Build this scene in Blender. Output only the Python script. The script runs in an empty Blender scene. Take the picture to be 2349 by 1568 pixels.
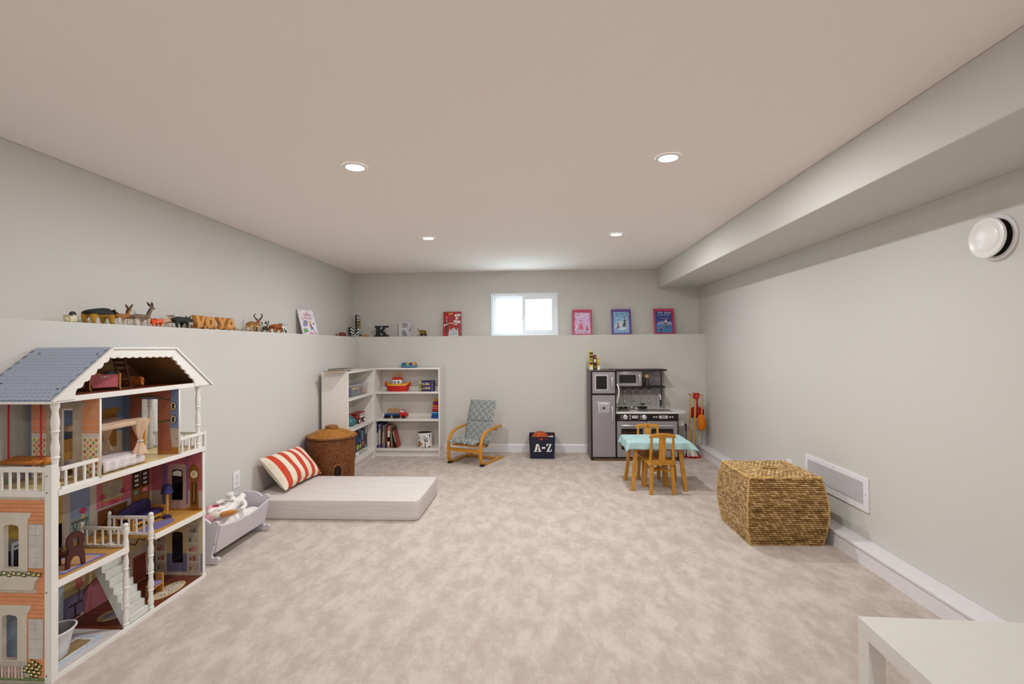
import bpy, bmesh, math, random
from mathutils import Vector, Matrix
random.seed(7)
sc = bpy.context.scene
COL = sc.collection
PI = math.pi

# ------------------------------------------------------------------ camera
cd = bpy.data.cameras.new('camera'); cam = bpy.data.objects.new('camera', cd); COL.objects.link(cam)
yaw, pitch, roll = -0.0572, 0.0095, 0.0080
fw = Vector((math.sin(yaw)*math.cos(pitch), math.cos(yaw)*math.cos(pitch), math.sin(pitch)))
rt = Vector((math.cos(yaw), -math.sin(yaw), 0)); up = rt.cross(fw)
r2 = math.cos(roll)*rt - math.sin(roll)*up; u2 = math.sin(roll)*rt + math.cos(roll)*up
cam.matrix_world = Matrix(((r2.x, u2.x, -fw.x, 0), (r2.y, u2.y, -fw.y, 0), (r2.z, u2.z, -fw.z, 1.3054), (0, 0, 0, 1)))
cd.sensor_width = 36; cd.lens = 1119.26/2349*36; cd.clip_start = 0.05
sc.camera = cam
# ------------------------------------------------------------------ world, exposure
w = bpy.data.worlds.new('world'); sc.world = w; w.use_nodes = True
bg = w.node_tree.nodes['Background']; bg.inputs[0].default_value = (0.74, 0.88, 1.0, 1); bg.inputs[1].default_value = 30.0
sc.view_settings.view_transform = 'Standard'; sc.view_settings.look = 'None'
sc.view_settings.gamma = 1.0; sc.view_settings.use_curve_mapping = False
sc.view_settings.exposure = -0.03
LAMP_W = 17.0                      # watts of each recessed lamp
LAMP_COL = (0.98, 0.98, 0.99)

# ------------------------------------------------------------------ materials
def lin(c):
    if isinstance(c, str): c = tuple(int(c[i:i+2], 16) for i in (0, 2, 4))
    return tuple(((x/255+.055)/1.055)**2.4 if x > 10 else x/255/12.92 for x in c) + (1,)
class G:
    """small node-graph helper"""
    def __init__(s, name, rough=.5, metal=0, spec=.5):
        s.m = bpy.data.materials.new(name); s.m.use_nodes = True; s.t = s.m.node_tree
        s.b = s.t.nodes['Principled BSDF']; s.b.inputs['Roughness'].default_value = rough
        s.b.inputs['Metallic'].default_value = metal; s.b.inputs['Specular IOR Level'].default_value = spec
    def n(s, ty, **kw):
        x = s.t.nodes.new(ty)
        for k, v in kw.items():
            k = k.replace('_', ' ')
            if k in x.inputs: s.set(x.inputs[k], v)
            else: setattr(x, k.replace(' ', '_'), v)
        return x
    def set(s, sock, v):
        if hasattr(v, 'is_output'): s.t.links.new(v, sock)
        else: sock.default_value = v
    def coord(s, which='Object', scale=None):
        c = s.n('ShaderNodeTexCoord').outputs[which]
        if scale is not None:
            mp = s.n('ShaderNodeMapping'); s.set(mp.inputs['Vector'], c); mp.inputs['Scale'].default_value = scale if hasattr(scale, '__len__') else (scale,)*3
            c = mp.outputs[0]
        return c
    def xyz(s, c): return s.n('ShaderNodeSeparateXYZ', Vector=c).outputs
    def m_(s, op, a, b=0.0, c=0.0):
        x = s.t.nodes.new('ShaderNodeMath'); x.operation = op
        for i, v in enumerate((a, b, c)): s.set(x.inputs[i], v)
        return x.outputs[0]
    def noise(s, vec, scale, detail=3, rough=.5):
        x = s.n('ShaderNodeTexNoise', Scale=float(scale), Detail=float(detail), Roughness=rough); s.set(x.inputs['Vector'], vec); return x.outputs['Fac']
    def mix(s, f, a, b, mode='MIX'):
        x = s.t.nodes.new('ShaderNodeMix'); x.data_type = 'RGBA'; x.blend_type = mode
        s.set(x.inputs['Factor'], f); s.set(x.inputs[6], a); s.set(x.inputs[7], b); return x.outputs[2]
    def ramp(s, f, stops):
        x = s.t.nodes.new('ShaderNodeValToRGB'); s.set(x.inputs[0], f); e = x.color_ramp.elements
        while len(e) < len(stops): e.new(.5)
        for el, (p, c) in zip(e, stops): el.position = p; el.color = c
        return x.outputs[0]
    def col(s, c): s.set(s.b.inputs['Base Color'], c)
    def bump(s, h, st=.3, dist=.002):
        x = s.t.nodes.new('ShaderNodeBump'); x.inputs['Strength'].default_value = st; x.inputs['Distance'].default_value = dist
        s.set(x.inputs['Height'], h); s.set(s.b.inputs['Normal'], x.outputs[0])
_mc = {}
def mat(c, rough=.5, metal=0, var=.06, vs=18, bump=0, bs=300, spec=.5, grain=None):
    """plain procedural material: colour with a little noise, optional fine bump or wood grain"""
    key = (c, rough, metal, var, vs, bump, bs, spec, grain)
    if key in _mc: return _mc[key]
    g = G('paint_%s' % (c,), rough, metal, spec); L = lin(c); co = g.coord('Object')
    if grain:
        mp = g.n('ShaderNodeMapping'); g.set(mp.inputs['Vector'], co)
        mp.inputs['Scale'].default_value = tuple(6 if a == grain else 60 for a in 'XYZ')
        f = g.noise(mp.outputs[0], 1.3, 4, .6)
    else: f = g.noise(co, vs, 3)
    k = 1+var*3
    dark = tuple(x*(1-var*2.2) for x in L[:3]) + (1,); lite = tuple(min(1, x*(1+var*2.0)) for x in L[:3]) + (1,)
    g.col(g.ramp(f, [(.3, dark), (.7, lite)]))
    if bump: g.bump(g.noise(co, bs, 2), bump, .002)
    _mc[key] = g.m; return g.m
def emit(c, st):
    g = G('lit', .5); g.b.inputs['Base Color'].default_value = lin(c)
    g.b.inputs['Emission Color'].default_value = lin(c); g.b.inputs['Emission Strength'].default_value = st; return g.m

# ------------------------------------------------------------------ mesh builder
class B:
    def __init__(s): s.v = []; s.f = []; s.mi = []; s.uv = None; s.k = 0
    def add(s, v, f):
        o = len(s.v); s.v += [tuple(p) for p in v]
        for q in f: s.f.append(tuple(i+o for i in q)); s.mi.append(s.k)
        return s
    def box(s, x0, x1, y0, y1, z0, z1, M=None):
        v = [Vector((x, y, z)) for x in (x0, x1) for y in (y0, y1) for z in (z0, z1)]
        if M: v = [M @ p for p in v]
        return s.add(v, [(0, 1, 3, 2), (4, 6, 7, 5), (0, 4, 5, 1), (2, 3, 7, 6), (0, 2, 6, 4), (1, 5, 7, 3)])
    def bar(s, a, b, w, d, upv=(0, 0, 1), w2=None, d2=None):
        """rectangular bar from a to b, w across, d the other way (may taper)"""
        a, b = Vector(a), Vector(b); t = (b-a).normalized(); u = Vector(upv)
        if abs(t.dot(u)) > .99: u = Vector((1, 0, 0))
        x = t.cross(u).normalized(); y = x.cross(t)
        w2 = w if w2 is None else w2; d2 = d if d2 is None else d2
        v = []
        for p, ww, dd in ((a, w, d), (b, w2, d2)):
            v += [p-x*ww/2-y*dd/2, p+x*ww/2-y*dd/2, p+x*ww/2+y*dd/2, p-x*ww/2+y*dd/2]
        return s.add(v, [(3, 2, 1, 0), (4, 5, 6, 7), (0, 1, 5, 4), (1, 2, 6, 5), (2, 3, 7, 6), (3, 0, 4, 7)])
    def lathe(s, prof, c=(0, 0, 0), n=20, axis='Z', cap=True):
        R = {'Z': lambda x, y, z: (x, y, z), 'X': lambda x, y, z: (z, x, y), 'Y': lambda x, y, z: (y, z, x)}[axis]
        v = []; f = []
        for r, z in prof:
            for i in range(n):
                a = 2*PI*i/n; q = R(r*math.cos(a), r*math.sin(a), z); v.append((q[0]+c[0], q[1]+c[1], q[2]+c[2]))
        for j in range(len(prof)-1):
            for i in range(n): f.append((j*n+i, j*n+(i+1) % n, (j+1)*n+(i+1) % n, (j+1)*n+i))
        if cap: f.append(tuple(range(n))[::-1]); f.append(tuple(range((len(prof)-1)*n, len(prof)*n)))
        return s.add(v, f)
    def cyl(s, c, r, h, n=20, axis='Z', r2=None): return s.lathe([(r, 0), (r if r2 is None else r2, h)], c, n, axis)
    def ell(s, c, r, n=14, m=8, M=None):
        if not hasattr(r, '__len__'): r = (r,)*3
        v = [Vector((0, 0, -1))]; f = []
        for j in range(1, m):
            t = -PI/2+PI*j/m
            for i in range(n): a = 2*PI*i/n; v.append(Vector((math.cos(t)*math.cos(a), math.cos(t)*math.sin(a), math.sin(t))))
        v.append(Vector((0, 0, 1))); v = [Vector((p.x*r[0], p.y*r[1], p.z*r[2])) for p in v]
        if M: v = [M @ p for p in v]
        v = [p+Vector(c) for p in v]
        for i in range(n):
            f.append((0, 1+(i+1) % n, 1+i)); k = 1+(m-2)*n; f.append((len(v)-1, k+i, k+(i+1) % n))
            for j in range(m-2): a = 1+j*n; f.append((a+i, a+(i+1) % n, a+n+(i+1) % n, a+n+i))
        return s.add(v, f)
    def tube(s, pts, r, n=8, closed=False, flat=None):
        """round (or flat = (w, d, normal)) tube along points; r may be a list"""
        P = [Vector(p) for p in pts]; m = len(P); v = []; f = []
        rs = r if hasattr(r, '__len__') else [r]*m; ref = None
        for i, p in enumerate(P):
            a = P[i-1] if (i or closed) else P[0]; b = P[(i+1) % m] if (i < m-1 or closed) else P[-1]
            t = (b-a).normalized()
            if flat: x = Vector(flat[2]).normalized(); y = t.cross(x).normalized(); n = 4
            else:
                if ref is None: ref = Vector((0, 0, 1)) if abs(t.z) < .9 else Vector((1, 0, 0))
                x = (ref-t*ref.dot(t)).normalized(); ref = x; y = t.cross(x)
            for k in range(n):
                if flat: sx, sy = ((-.5, -.5), (.5, -.5), (.5, .5), (-.5, .5))[k]; v.append(p+x*flat[0]*sx+y*flat[1]*sy)
                else: a = 2*PI*k/n; v.append(p+(x*math.cos(a)+y*math.sin(a))*rs[i])
        for i in range(m if closed else m-1):
            for k in range(n): j = (i+1) % m; f.append((i*n+k, i*n+(k+1) % n, j*n+(k+1) % n, j*n+k))
        if not closed: f.append(tuple(range(n))[::-1]); f.append(tuple(range((m-1)*n, m*n)))
        return s.add(v, f)
    def prism(s, poly, ax, a, b):
        """extrude a 2-D outline (in the two other axes, in XYZ order) along ax from a to b"""
        def P(q, t): return {'X': (t, q[0], q[1]), 'Y': (q[0], t, q[1]), 'Z': (q[0], q[1], t)}[ax]
        n = len(poly); v = [P(q, a) for q in poly]+[P(q, b) for q in poly]
        return s.add(v, [tuple(range(n)), tuple(range(n, 2*n))[::-1]]+[(i, n+i, n+(i+1) % n, (i+1) % n) for i in range(n)])
    def grid(s, fn, nu, nv, closeu=False):
        """surface fn(u, v) with u, v in 0..1; stores UVs"""
        o = len(s.v); uu = nu if closeu else nu+1
        for j in range(nv+1):
            for i in range(uu): s.v.append(tuple(fn(i/nu, j/nv)))
        if s.uv is None: s.uv = {}
        for j in range(nv):
            for i in range(nu):
                i2 = (i+1) % uu
                s.uv[len(s.f)] = [(i/nu, j/nv), ((i+1)/nu, j/nv), ((i+1)/nu, (j+1)/nv), (i/nu, (j+1)/nv)]
                s.f.append((o+j*uu+i, o+j*uu+i2, o+(j+1)*uu+i2, o+(j+1)*uu+i)); s.mi.append(s.k)
        return s
    def xf(s, M): s.v = [tuple(M @ Vector(p)) for p in s.v]; return s
    def mesh(s, name, mats, smooth=.6):
        me = bpy.data.meshes.new(name); me.from_pydata(s.v, [], s.f)
        for m in (mats if isinstance(mats, (list, tuple)) else [mats]): me.materials.append(m)
        if max(s.mi or [0]): me.polygons.foreach_set('material_index', s.mi)
        if s.uv is not None:
            L = me.uv_layers.new(name='UVMap').data
            for fi, q in s.uv.items():
                for li, c in zip(me.polygons[fi].loop_indices, q): L[li].uv = c
        bm = bmesh.new(); bm.from_mesh(me); bmesh.ops.recalc_face_normals(bm, faces=bm.faces); bm.to_mesh(me); bm.free()
        if smooth: me.shade_smooth(); me.set_sharp_from_angle(angle=smooth)
        return me
    def build(s, name, mats, parent=None, world=True, bevel=0, sub=0, seg=2, smooth=.6, solid=0):
        """world=True: vertices are world coordinates and the parent thing's base is subtracted"""
        if parent is not None and world:
            r = parent
            while r.parent: r = r.parent
            o = r.location; s.v = [(x-o.x, y-o.y, z-o.z) for x, y, z in s.v]
        ob = bpy.data.objects.new(name, s.mesh(name, mats, smooth)); COL.objects.link(ob)
        if parent is not None: ob.parent = parent
        if solid: q = ob.modifiers.new('s', 'SOLIDIFY'); q.thickness = solid; q.offset = 0
        if bevel: q = ob.modifiers.new('b', 'BEVEL'); q.width = bevel; q.segments = seg; q.limit_method = 'ANGLE'; q.angle_limit = .6
        if sub: q = ob.modifiers.new('u', 'SUBSURF'); q.levels = sub; q.render_levels = sub
        return ob
def thing(name, label, cat, loc=(0, 0, 0), rz=0, group=None):
    o = bpy.data.objects.new(name, None); COL.objects.link(o); o.empty_display_size = .05
    o.location = loc; o.rotation_euler = (0, 0, rz); return tag(o, label, cat, group)
def tag(o, label, cat, group=None):
    o['label'] = label; o['category'] = cat
    if group: o['group'] = group
    return o
def struct(o): o['kind'] = 'structure'; return o
def recenter(o):
    """move a one-mesh thing's origin to its base"""
    me = o.data; xs = [v.co for v in me.vertices]
    c = Vector(((min(p.x for p in xs)+max(p.x for p in xs))/2, (min(p.y for p in xs)+max(p.y for p in xs))/2, min(p.z for p in xs)))
    me.transform(Matrix.Translation(-c)); o.location = o.location+c; return o
def shape2d(loops, depth, name, m, bevel=0, res=1):
    """flat outline with holes (list of loops of 2-D points) as a solid mesh, outline in XY, thickness +-depth/2"""
    cu = bpy.data.curves.new(name, 'CURVE'); cu.dimensions = '2D'; cu.fill_mode = 'BOTH'; cu.extrude = depth/2; cu.bevel_depth = bevel
    for lp in loops:
        sp = cu.splines.new('POLY'); sp.points.add(len(lp)-1); sp.use_cyclic_u = True
        for q, p in zip(sp.points, lp): q.co = (p[0], p[1], 0, 1)
    return c2m(cu, name, m)
def c2m(cu, name, m):
    t = bpy.data.objects.new(name, cu); me = bpy.data.meshes.new_from_object(t); bpy.data.objects.remove(t); bpy.data.curves.remove(cu)
    me.name = name; me.materials.clear(); me.materials.append(m); return me
def put(name, me, M, parent=None, world=True):
    if parent is not None and world:
        r = parent
        while r.parent: r = r.parent
        M = Matrix.Translation(-r.location) @ M
    me.transform(M); ob = bpy.data.objects.new(name, me); COL.objects.link(ob)
    if parent is not None: ob.parent = parent
    return ob
def frame(o, x, y):
    """matrix whose local XY plane lies along x and y at o"""
    x = Vector(x).normalized(); y = Vector(y).normalized(); z = x.cross(y); o = Vector(o)
    return Matrix(((x.x, y.x, z.x, o.x), (x.y, y.y, z.y, o.y), (x.z, y.z, z.z, o.z), (0, 0, 0, 1)))
def text(s, size, M, m, parent, name='lettering', depth=.0006, world=True, width=None, shear=0, space=1.0):
    cu = bpy.data.curves.new(name, 'FONT'); cu.body = s; cu.size = size; cu.align_x = 'CENTER'; cu.align_y = 'CENTER'; cu.extrude = depth/2
    cu.shear = shear; cu.space_character = space; cu.resolution_u = 3
    me = c2m(cu, name, m)
    if width:
        xs = [v.co.x for v in me.vertices]
        if xs: k = width/(max(xs)-min(xs)); me.transform(Matrix.Diagonal((k, 1, 1, 1)))
    return put(name, me, M, parent, world)
def tree(o, parent=None):
    c = o.copy(); COL.objects.link(c); c.parent = parent
    for ch in o.children: tree(ch, c)
    return c
def arc(c, r, a0, a1, n): return [(c[0]+r*math.cos(math.radians(a0+(a1-a0)*i/n)), c[1]+r*math.sin(math.radians(a0+(a1-a0)*i/n))) for i in range(n+1)]
def rrect(x0, x1, y0, y1, r, n=4):
    return arc((x1-r, y1-r), r, 0, 90, n)+arc((x0+r, y1-r), r, 90, 180, n)+arc((x0+r, y0+r), r, 180, 270, n)+arc((x1-r, y0+r), r, 270, 360, n)
WHITE = mat('e9e6e2', .45, var=.015); OFFW = mat('ece9e3', .4, var=.015)
# ------------------------------------------------------------------ the room
XL, XLU, YB, YBU, ZC, ZL, XR = -2.286, -2.4475, 6.05, 6.271, 2.279, 1.4434, 2.0
YN = -3.0
def paint(name, c, sc_=45):
    g = G(name, .75, spec=.25); co = g.coord('Object'); L = lin(c)
    f = g.noise(co, 1.1, 2); a = tuple(x*.975 for x in L[:3])+(1,)
    g.col(g.mix(f, a, L)); g.bump(g.noise(co, 260, 2), .10, .001); return g.m
PAINT = paint('wall_paint', 'd3d1cb'); CEIL = paint('ceiling_paint', 'faf2ed')
def carpet():
    g = G('beige_carpet', .95, spec=.1); co = g.coord('Object')
    mp = g.n('ShaderNodeMapping'); g.set(mp.inputs['Vector'], co); mp.inputs['Rotation'].default_value = (0, 0, .5); mp.inputs['Scale'].default_value = (1.5, .8, 1)
    big = g.noise(mp.outputs[0], 6.5, 6, .66); mid = g.noise(co, 26, 5, .7); fine = g.noise(co, 260, 3, .7); sp = g.noise(co, 150, 2, .6)
    c = g.ramp(big, [(.40, lin('b0a092')), (.48, lin('c2b3a6')), (.54, lin('d0c3b7')), (.60, lin('dcd0c5'))])
    c = g.mix(.34, c, g.ramp(mid, [(.36, lin('bdaa9c')), (.62, lin('dccfc6'))]))
    c = g.mix(.34, c, g.ramp(fine, [(.36, lin('a8968a')), (.62, lin('e6ddd6'))]))
    c = g.mix(g.m_('MULTIPLY', g.m_('LESS_THAN', sp, .33), .45), c, lin('8f7a68'))
    g.col(c)
    h = g.m_('ADD', g.m_('MULTIPLY', fine, .8), g.m_('MULTIPLY', mid, .9)); g.bump(g.m_('ADD', h, g.m_('MULTIPLY', big, 1.0)), .75, .006)
    return g.m
fl = B(); fl.box(-2.55, 2.15, YN-.1, 6.45, -.12, 0); struct(fl.build('floor', carpet(), smooth=0))
b = B(); b.prism([(XL, 0), (XL, ZL), (XLU, ZL), (XLU, ZC), (-2.62, ZC), (-2.62, 0)], 'Y', YN, 6.45)
struct(b.build('wall_left', PAINT, bevel=.004, smooth=0))
WX0, WX1, WZ1 = -.628, .233, 1.992
b = B(); b.box(XL, XR, YB, 6.42, 0, ZL); b.box(XLU, WX0, YBU, 6.42, ZL, ZC); b.box(WX1, XR, YBU, 6.42, ZL, ZC); b.box(WX0, WX1, YBU, 6.42, WZ1, ZC)
struct(b.build('wall_back', PAINT, smooth=0))
b = B(); b.box(XR, XR+.15, YN, 6.42, 0, ZC); struct(b.build('wall_right', PAINT, smooth=0))
b = B(); b.box(-2.6, 2.15, YN-.15, YN, 0, ZC); struct(b.build('wall_front', PAINT, smooth=0))
b = B(); b.box(-2.62, 2.15, YN-.1, 6.42, ZC, ZC+.12); struct(b.build('ceiling', CEIL, smooth=0))
b = B(); b.box(1.4894, XR, YN, YBU, 2.0273, ZC); struct(b.build('ceiling_bulkhead', PAINT, bevel=.006, smooth=0))
TRIM = mat('e6e3e6', .35, var=.01)
b = B(); b.prism([(YB, 0), (YB-.013, 0), (YB-.013, .088), (YB-.006, .099), (YB, .099)], 'X', XL, 1.886); struct(b.build('baseboard_back', TRIM, smooth=0))
b = B(); b.prism([(XL, 0), (XL+.013, 0), (XL+.013, .088), (XL+.006, .099), (XL, .099)], 'Y', YN, YB); struct(b.build('baseboard_left', TRIM, smooth=0))
b = B(); b.box(1.889, XR, YN, YB, 0, .084); o = struct(b.build('baseboard_right', TRIM, smooth=0))
b = B(); b.box(1.881, XR, YN, YB, .089, .104); b.build('ledge_cap', TRIM, o, world=False, bevel=.002)
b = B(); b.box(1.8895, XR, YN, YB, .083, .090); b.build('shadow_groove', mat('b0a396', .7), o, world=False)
# window
VIN = mat('f2f7fb', .35, var=.01)
wn = bpy.data.objects.new('window_1', None); COL.objects.link(wn); wn.location = ((WX0+WX1)/2, YBU, ZL); struct(wn)
def ring(b, x0, x1, z0, z1, t, y0, y1, tb=None, tt=None):
    tb = t if tb is None else tb; tt = t if tt is None else tt
    b.box(x0, x0+t, y0, y1, z0, z1); b.box(x1-t, x1, y0, y1, z0, z1); b.box(x0+t, x1-t, y0, y1, z0, z0+tb); b.box(x0+t, x1-t, y0, y1, z1-tt, z1)
b = B(); ring(b, WX0, WX1, ZL+.002, WZ1, .016, YBU-.012, YBU+.10); b.build('window_casing', VIN, wn, bevel=.002, smooth=0)
b = B(); ring(b, WX0+.016, WX1-.016, ZL+.014, WZ1-.016, .022, YBU+.005, YBU+.09); b.build('window_frame', VIN, wn, bevel=.003, smooth=0)
XM0, XM1 = -.225, -.187
b = B(); ring(b, WX0+.038, XM1, ZL+.034, WZ1-.038, .030, YBU+.045, YBU+.075, .024, .024); s1 = b.build('sash', VIN, wn, bevel=.002, smooth=0)
b = B(); ring(b, XM0, WX1-.038, ZL+.034, WZ1-.036, .042, YBU+.012, YBU+.044, .040, .044); s2 = b.build('sash', VIN, wn, bevel=.002, smooth=0)
def glass():
    g = G('window_glass', 0.02, spec=.5); g.b.inputs['Base Color'].default_value = (1, 1, 1, 1); g.b.inputs['Transmission Weight'].default_value = 1; g.b.inputs['IOR'].default_value = 1.05
    return g.m
GL = glass()
b = B(); b.box(WX0+.066, XM1-.028, YBU+.058, YBU+.061, ZL+.055, WZ1-.06); b.build('pane', GL, s1, smooth=0)
b = B(); b.box(XM0+.04, WX1-.078, YBU+.026, YBU+.029, ZL+.072, WZ1-.078); b.build('pane', GL, s2, smooth=0)
b = B(); b.box(XM0-.014, XM0+.004, YBU+.020, YBU+.036, 1.655, 1.705); b.box(XM0-.02, XM0-.008, YBU+.018, YBU+.03, 1.645, 1.665); b.build('latch', VIN, s2, bevel=.002)
# outside: lawn and a pale shrub seen faintly through the right pane
b = B(); b.box(-8, 8, 6.6, 22, 1.15, 1.2); o = b.build('lawn_outside', mat('b4bab4', .9, var=.1, vs=4)); struct(o)
def foliage(name, label, c, n, rx, rz, m, leaf=.06):
    t = thing(name, label, 'shrub', c); bb = B()
    for i in range(n):
        a = random.uniform(0, 2*PI); e = random.random(); r = rx*math.sqrt(random.random()); z = rz*e
        r *= math.sqrt(max(.1, 1-(e-.35)**2/.45)); p = Vector((r*math.cos(a), r*math.sin(a), .05+z))
        q = Matrix.Rotation(random.uniform(0, 6), 3, 'Z') @ Matrix.Rotation(random.uniform(-1, 1), 3, 'X')
        bb.add([p+q @ Vector(k) for k in ((-leaf*.5, 0, 0), (0, -leaf*.4, .01), (leaf, 0, 0), (0, leaf*.4, .01))], [(0, 1, 2, 3)])
    o = bb.build('leaves', m, t, world=False, smooth=0); o['kind'] = 'stuff'
    B().tube([(0, 0, 0), (.02, 0, .4), (0, .02, rz*.8)], [.03, .022, .01]).build('stem', mat('7b6a55', .8), t, world=False)
foliage('garden_shrub', 'pale green garden shrub seen through the right window pane', (.55, 10.5, 1.2), 900, .9, .75, mat('a9c7a4', .7, var=.12, vs=3), .10)

# recessed lamps: two visible pairs, plus unseen pairs added behind the camera for light
RING = mat('f2f0ee', .35, var=.0); DIFF = emit('ffffff', 14)
LN = {(0, 0): 'near left recessed ceiling light, above the mattress side', (1, 0): 'near right recessed ceiling light, nearest the bulkhead and the camera',
      (0, 1): 'far left recessed ceiling light, small and close to the back wall', (1, 1): 'far right recessed ceiling light, small and above the play kitchen'}
for j, y in enumerate((2.563, 4.289, -.889, -2.4)):
    for i, x in enumerate((-.985, .672)):
        t = thing('recessed_light', LN.get((i, j), 'unseen ceiling light added behind the camera, %s row on the %s' % (('first', 'second', 'third')[max(0, j-2)], ('left', 'right')[i])), 'ceiling light', (x, y, ZC), 0, 'recessed ceiling lights')
        B().lathe([(.046, -.004), (.050, -.007), (.062, -.007), (.067, -.003), (.067, -.0005)], n=32, cap=False).build('trim_ring', RING, t, world=False)
        B().lathe([(.0005, -.0045), (.047, -.0045), (.047, -.001), (.0005, -.001)], n=32, cap=False).build('diffuser', DIFF, t, world=False)
        L = bpy.data.lights.new('recessed_lamp', 'AREA'); L.shape = 'DISK'; L.size = .09; L.energy = LAMP_W; L.color = LAMP_COL
        lo = bpy.data.objects.new('lamp_glow', L); COL.objects.link(lo); lo.parent = t; lo.location = (0, 0, -.009)
# ------------------------------------------------------------------ bookcases
SHELFW = mat('e8e3dc', .35, var=.01); HOLE = mat('8d8378', .8)
def bookcase(name, label, loc, rz):
    t = thing(name, label, 'bookcase', loc, rz, 'low white bookcases'); k = .018
    def bx(n, *a, bv=.0012): return B().box(*a).build(n, SHELFW, t, world=False, bevel=bv)
    bx('side_panel', 0, k, 0, .28, 0, 1.06); bx('side_panel', .8-k, .8, 0, .28, 0, 1.06)
    bx('top_panel', k, .8-k, 0, .275, 1.042, 1.06); bx('back_panel', k, .8-k, .268, .274, .075, 1.042)
    for z in (.753, .425): bx('shelf', k, .8-k, .004, .266, z, z+.022)
    bx('bottom_shelf', k, .8-k, .002, .266, .073, .096); bx('plinth', k, .8-k, .03, .045, 0, .073)
    h = B()
    for xx in (k, .8-k):
        for y in (.045, .22):
            for i in range(28):
                z = .15+i*.032
                if not (.70 < z < .80 or .38 < z < .47): h.cyl((xx-.0006, y, z), .0028, .0012, 6, 'X')
    o = h.build('peg_holes', HOLE, t, world=False); o['kind'] = 'stuff'
    return t
bookcase('bookcase', 'white bookcase standing side-on against the left wall, behind the wicker hamper', (-1.967, 4.90, 0), PI/2)
bookcase('bookcase', 'white bookcase against the back wall, holding a toy boat, books and a stacker', (-1.996, 5.756, 0), 0)
# ------------------------------------------------------------------ crib mattress and pillow
g = G('cream_sheet', .8, spec=.2); co = g.coord('Object')
f = g.noise(g.coord('Object', (2, 14, 30)), 1.6, 3); g.col(g.ramp(f, [(.3, lin('cfc8c3')), (.7, lin('d6cfca'))])); g.bump(g.noise(g.coord('Object', (3, 10, 26)), 2.2, 3), .35, .01)
t = thing('crib_mattress', 'cream crib mattress lying on the carpet against the left wall', 'mattress', (-1.59, 3.98, 0))
def mfn(u, v):
    a = 2*PI*u; e = .09
    cx, cy = math.cos(a), math.sin(a); p = .085
    x = math.copysign(abs(cx)**p, cx)*.668; y = math.copysign(abs(cy)**p, cy)*.352
    prof = [(.0, .0), (.985, .002), (.997, .010), (1.0, .03), (1.0, .12), (.996, .140), (.980, .149), (.6, .1535), (0, .1535)]
    q = v*(len(prof)-1); i = min(int(q), len(prof)-2); w_ = q-i
    s = prof[i][0]*(1-w_)+prof[i+1][0]*w_; z = prof[i][1]*(1-w_)+prof[i+1][1]*w_
    wob = .0025*math.sin(9*x+3*math.sin(5*y)) if .03 < z < .149 else 0
    return (x*s, y*s+wob, z)
B().grid(mfn, 160, 32, True).build('mattress', g.m, t, world=False, smooth=1.2)
b = B()
pr = [(math.copysign(abs(math.cos(a))**.085, math.cos(a))*.669, math.copysign(abs(math.sin(a))**.085, math.sin(a))*.353, .1475) for a in [2*PI*i/160 for i in range(160)]]
b.tube([(x*.990, y*.986, z-.002) for x, y, z in pr], .0022, 6, True); b.build('seam', mat('e6ddd3', .8), t, world=False)
# pillow: red and cream stripes, leaning on the wall
g = G('striped_cotton', .85, spec=.15); u = g.xyz(g.coord('UV'))[0]
st = g.m_('FRACT', g.m_('ADD', g.m_('MULTIPLY', u, 4.95), .22)); k = g.m_('GREATER_THAN', st, .53)
c = g.mix(k, lin('e9dfcb'), lin('c9341c')); g.col(g.mix(g.m_('MULTIPLY', g.noise(g.coord('Object'), 30, 3), .18), c, lin('b9a48a')))
g.bump(g.noise(g.coord('Object', (12, 12, 12)), 1.3, 3), .5, .02)
def pil(side):
    def fn(u, v):
        X, Y = (u-.5)*2, (v-.5)*2
        e = max(0, (1-abs(X)**2.6))*max(0, (1-abs(Y)**2.6)); k = 1-.07*(1-abs(X))*0
        px = X*.300*(1-.06*(1-Y*Y)*abs(X)); py = Y*.168*(1-.07*(1-X*X)*abs(Y))
        return (px, py, side*(.086*e**.5+.004*math.sin(7*X+4*Y)*e))
    return fn
pb = B(); pb.grid(pil(1), 28, 20); pb.grid(pil(-1), 28, 20)
x_ = Vector((.03, .99, -.03)).normalized(); y_ = Vector((-.67, .02, .74)); y_ = (y_-x_*y_.dot(x_)).normalized()
pb.xf(frame((-2.122, 4.065, .297), x_, y_))
o = pb.build('throw_pillow', g.m, smooth=1.2); tag(o, 'red and cream striped pillow leaning on the wall on the mattress', 'pillow')
recenter(o)
# ------------------------------------------------------------------ woven hamper beside the mattress
def weave(name, dark, midc, lite, rough=.5, sx=1.0):  # strand relief drives the colour, so shade between strands is painted in
    g = G(name, rough, spec=.4); uv = g.coord('UV'); h = g.n('ShaderNodeAttribute'); h.attribute_name = 'wv'
    nz = g.noise(g.coord('Object', (9, 9, 60)), 2.6, 5, .75); f = g.m_('ADD', g.m_('MULTIPLY', h.outputs['Fac'], .55), g.m_('MULTIPLY', nz, .62))
    g.col(g.ramp(f, [(.25, lin(dark)), (.52, lin(midc)), (.80, lin(lite))])); return g.m
def wattr(o, vals):
    a = o.data.attributes.new('wv', 'FLOAT', 'POINT'); a.data.foreach_set('value', vals)
HX, HY = -2.028, 4.64
t = thing('wicker_hamper', 'round lidded brown wicker hamper between the pillow and the bookcase', 'basket', (HX, HY, 0)); t.scale = (1.215,)*3
HM = weave('brown_wicker', '1a0a03', '86481a', 'd2924a')
vals = []
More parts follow.
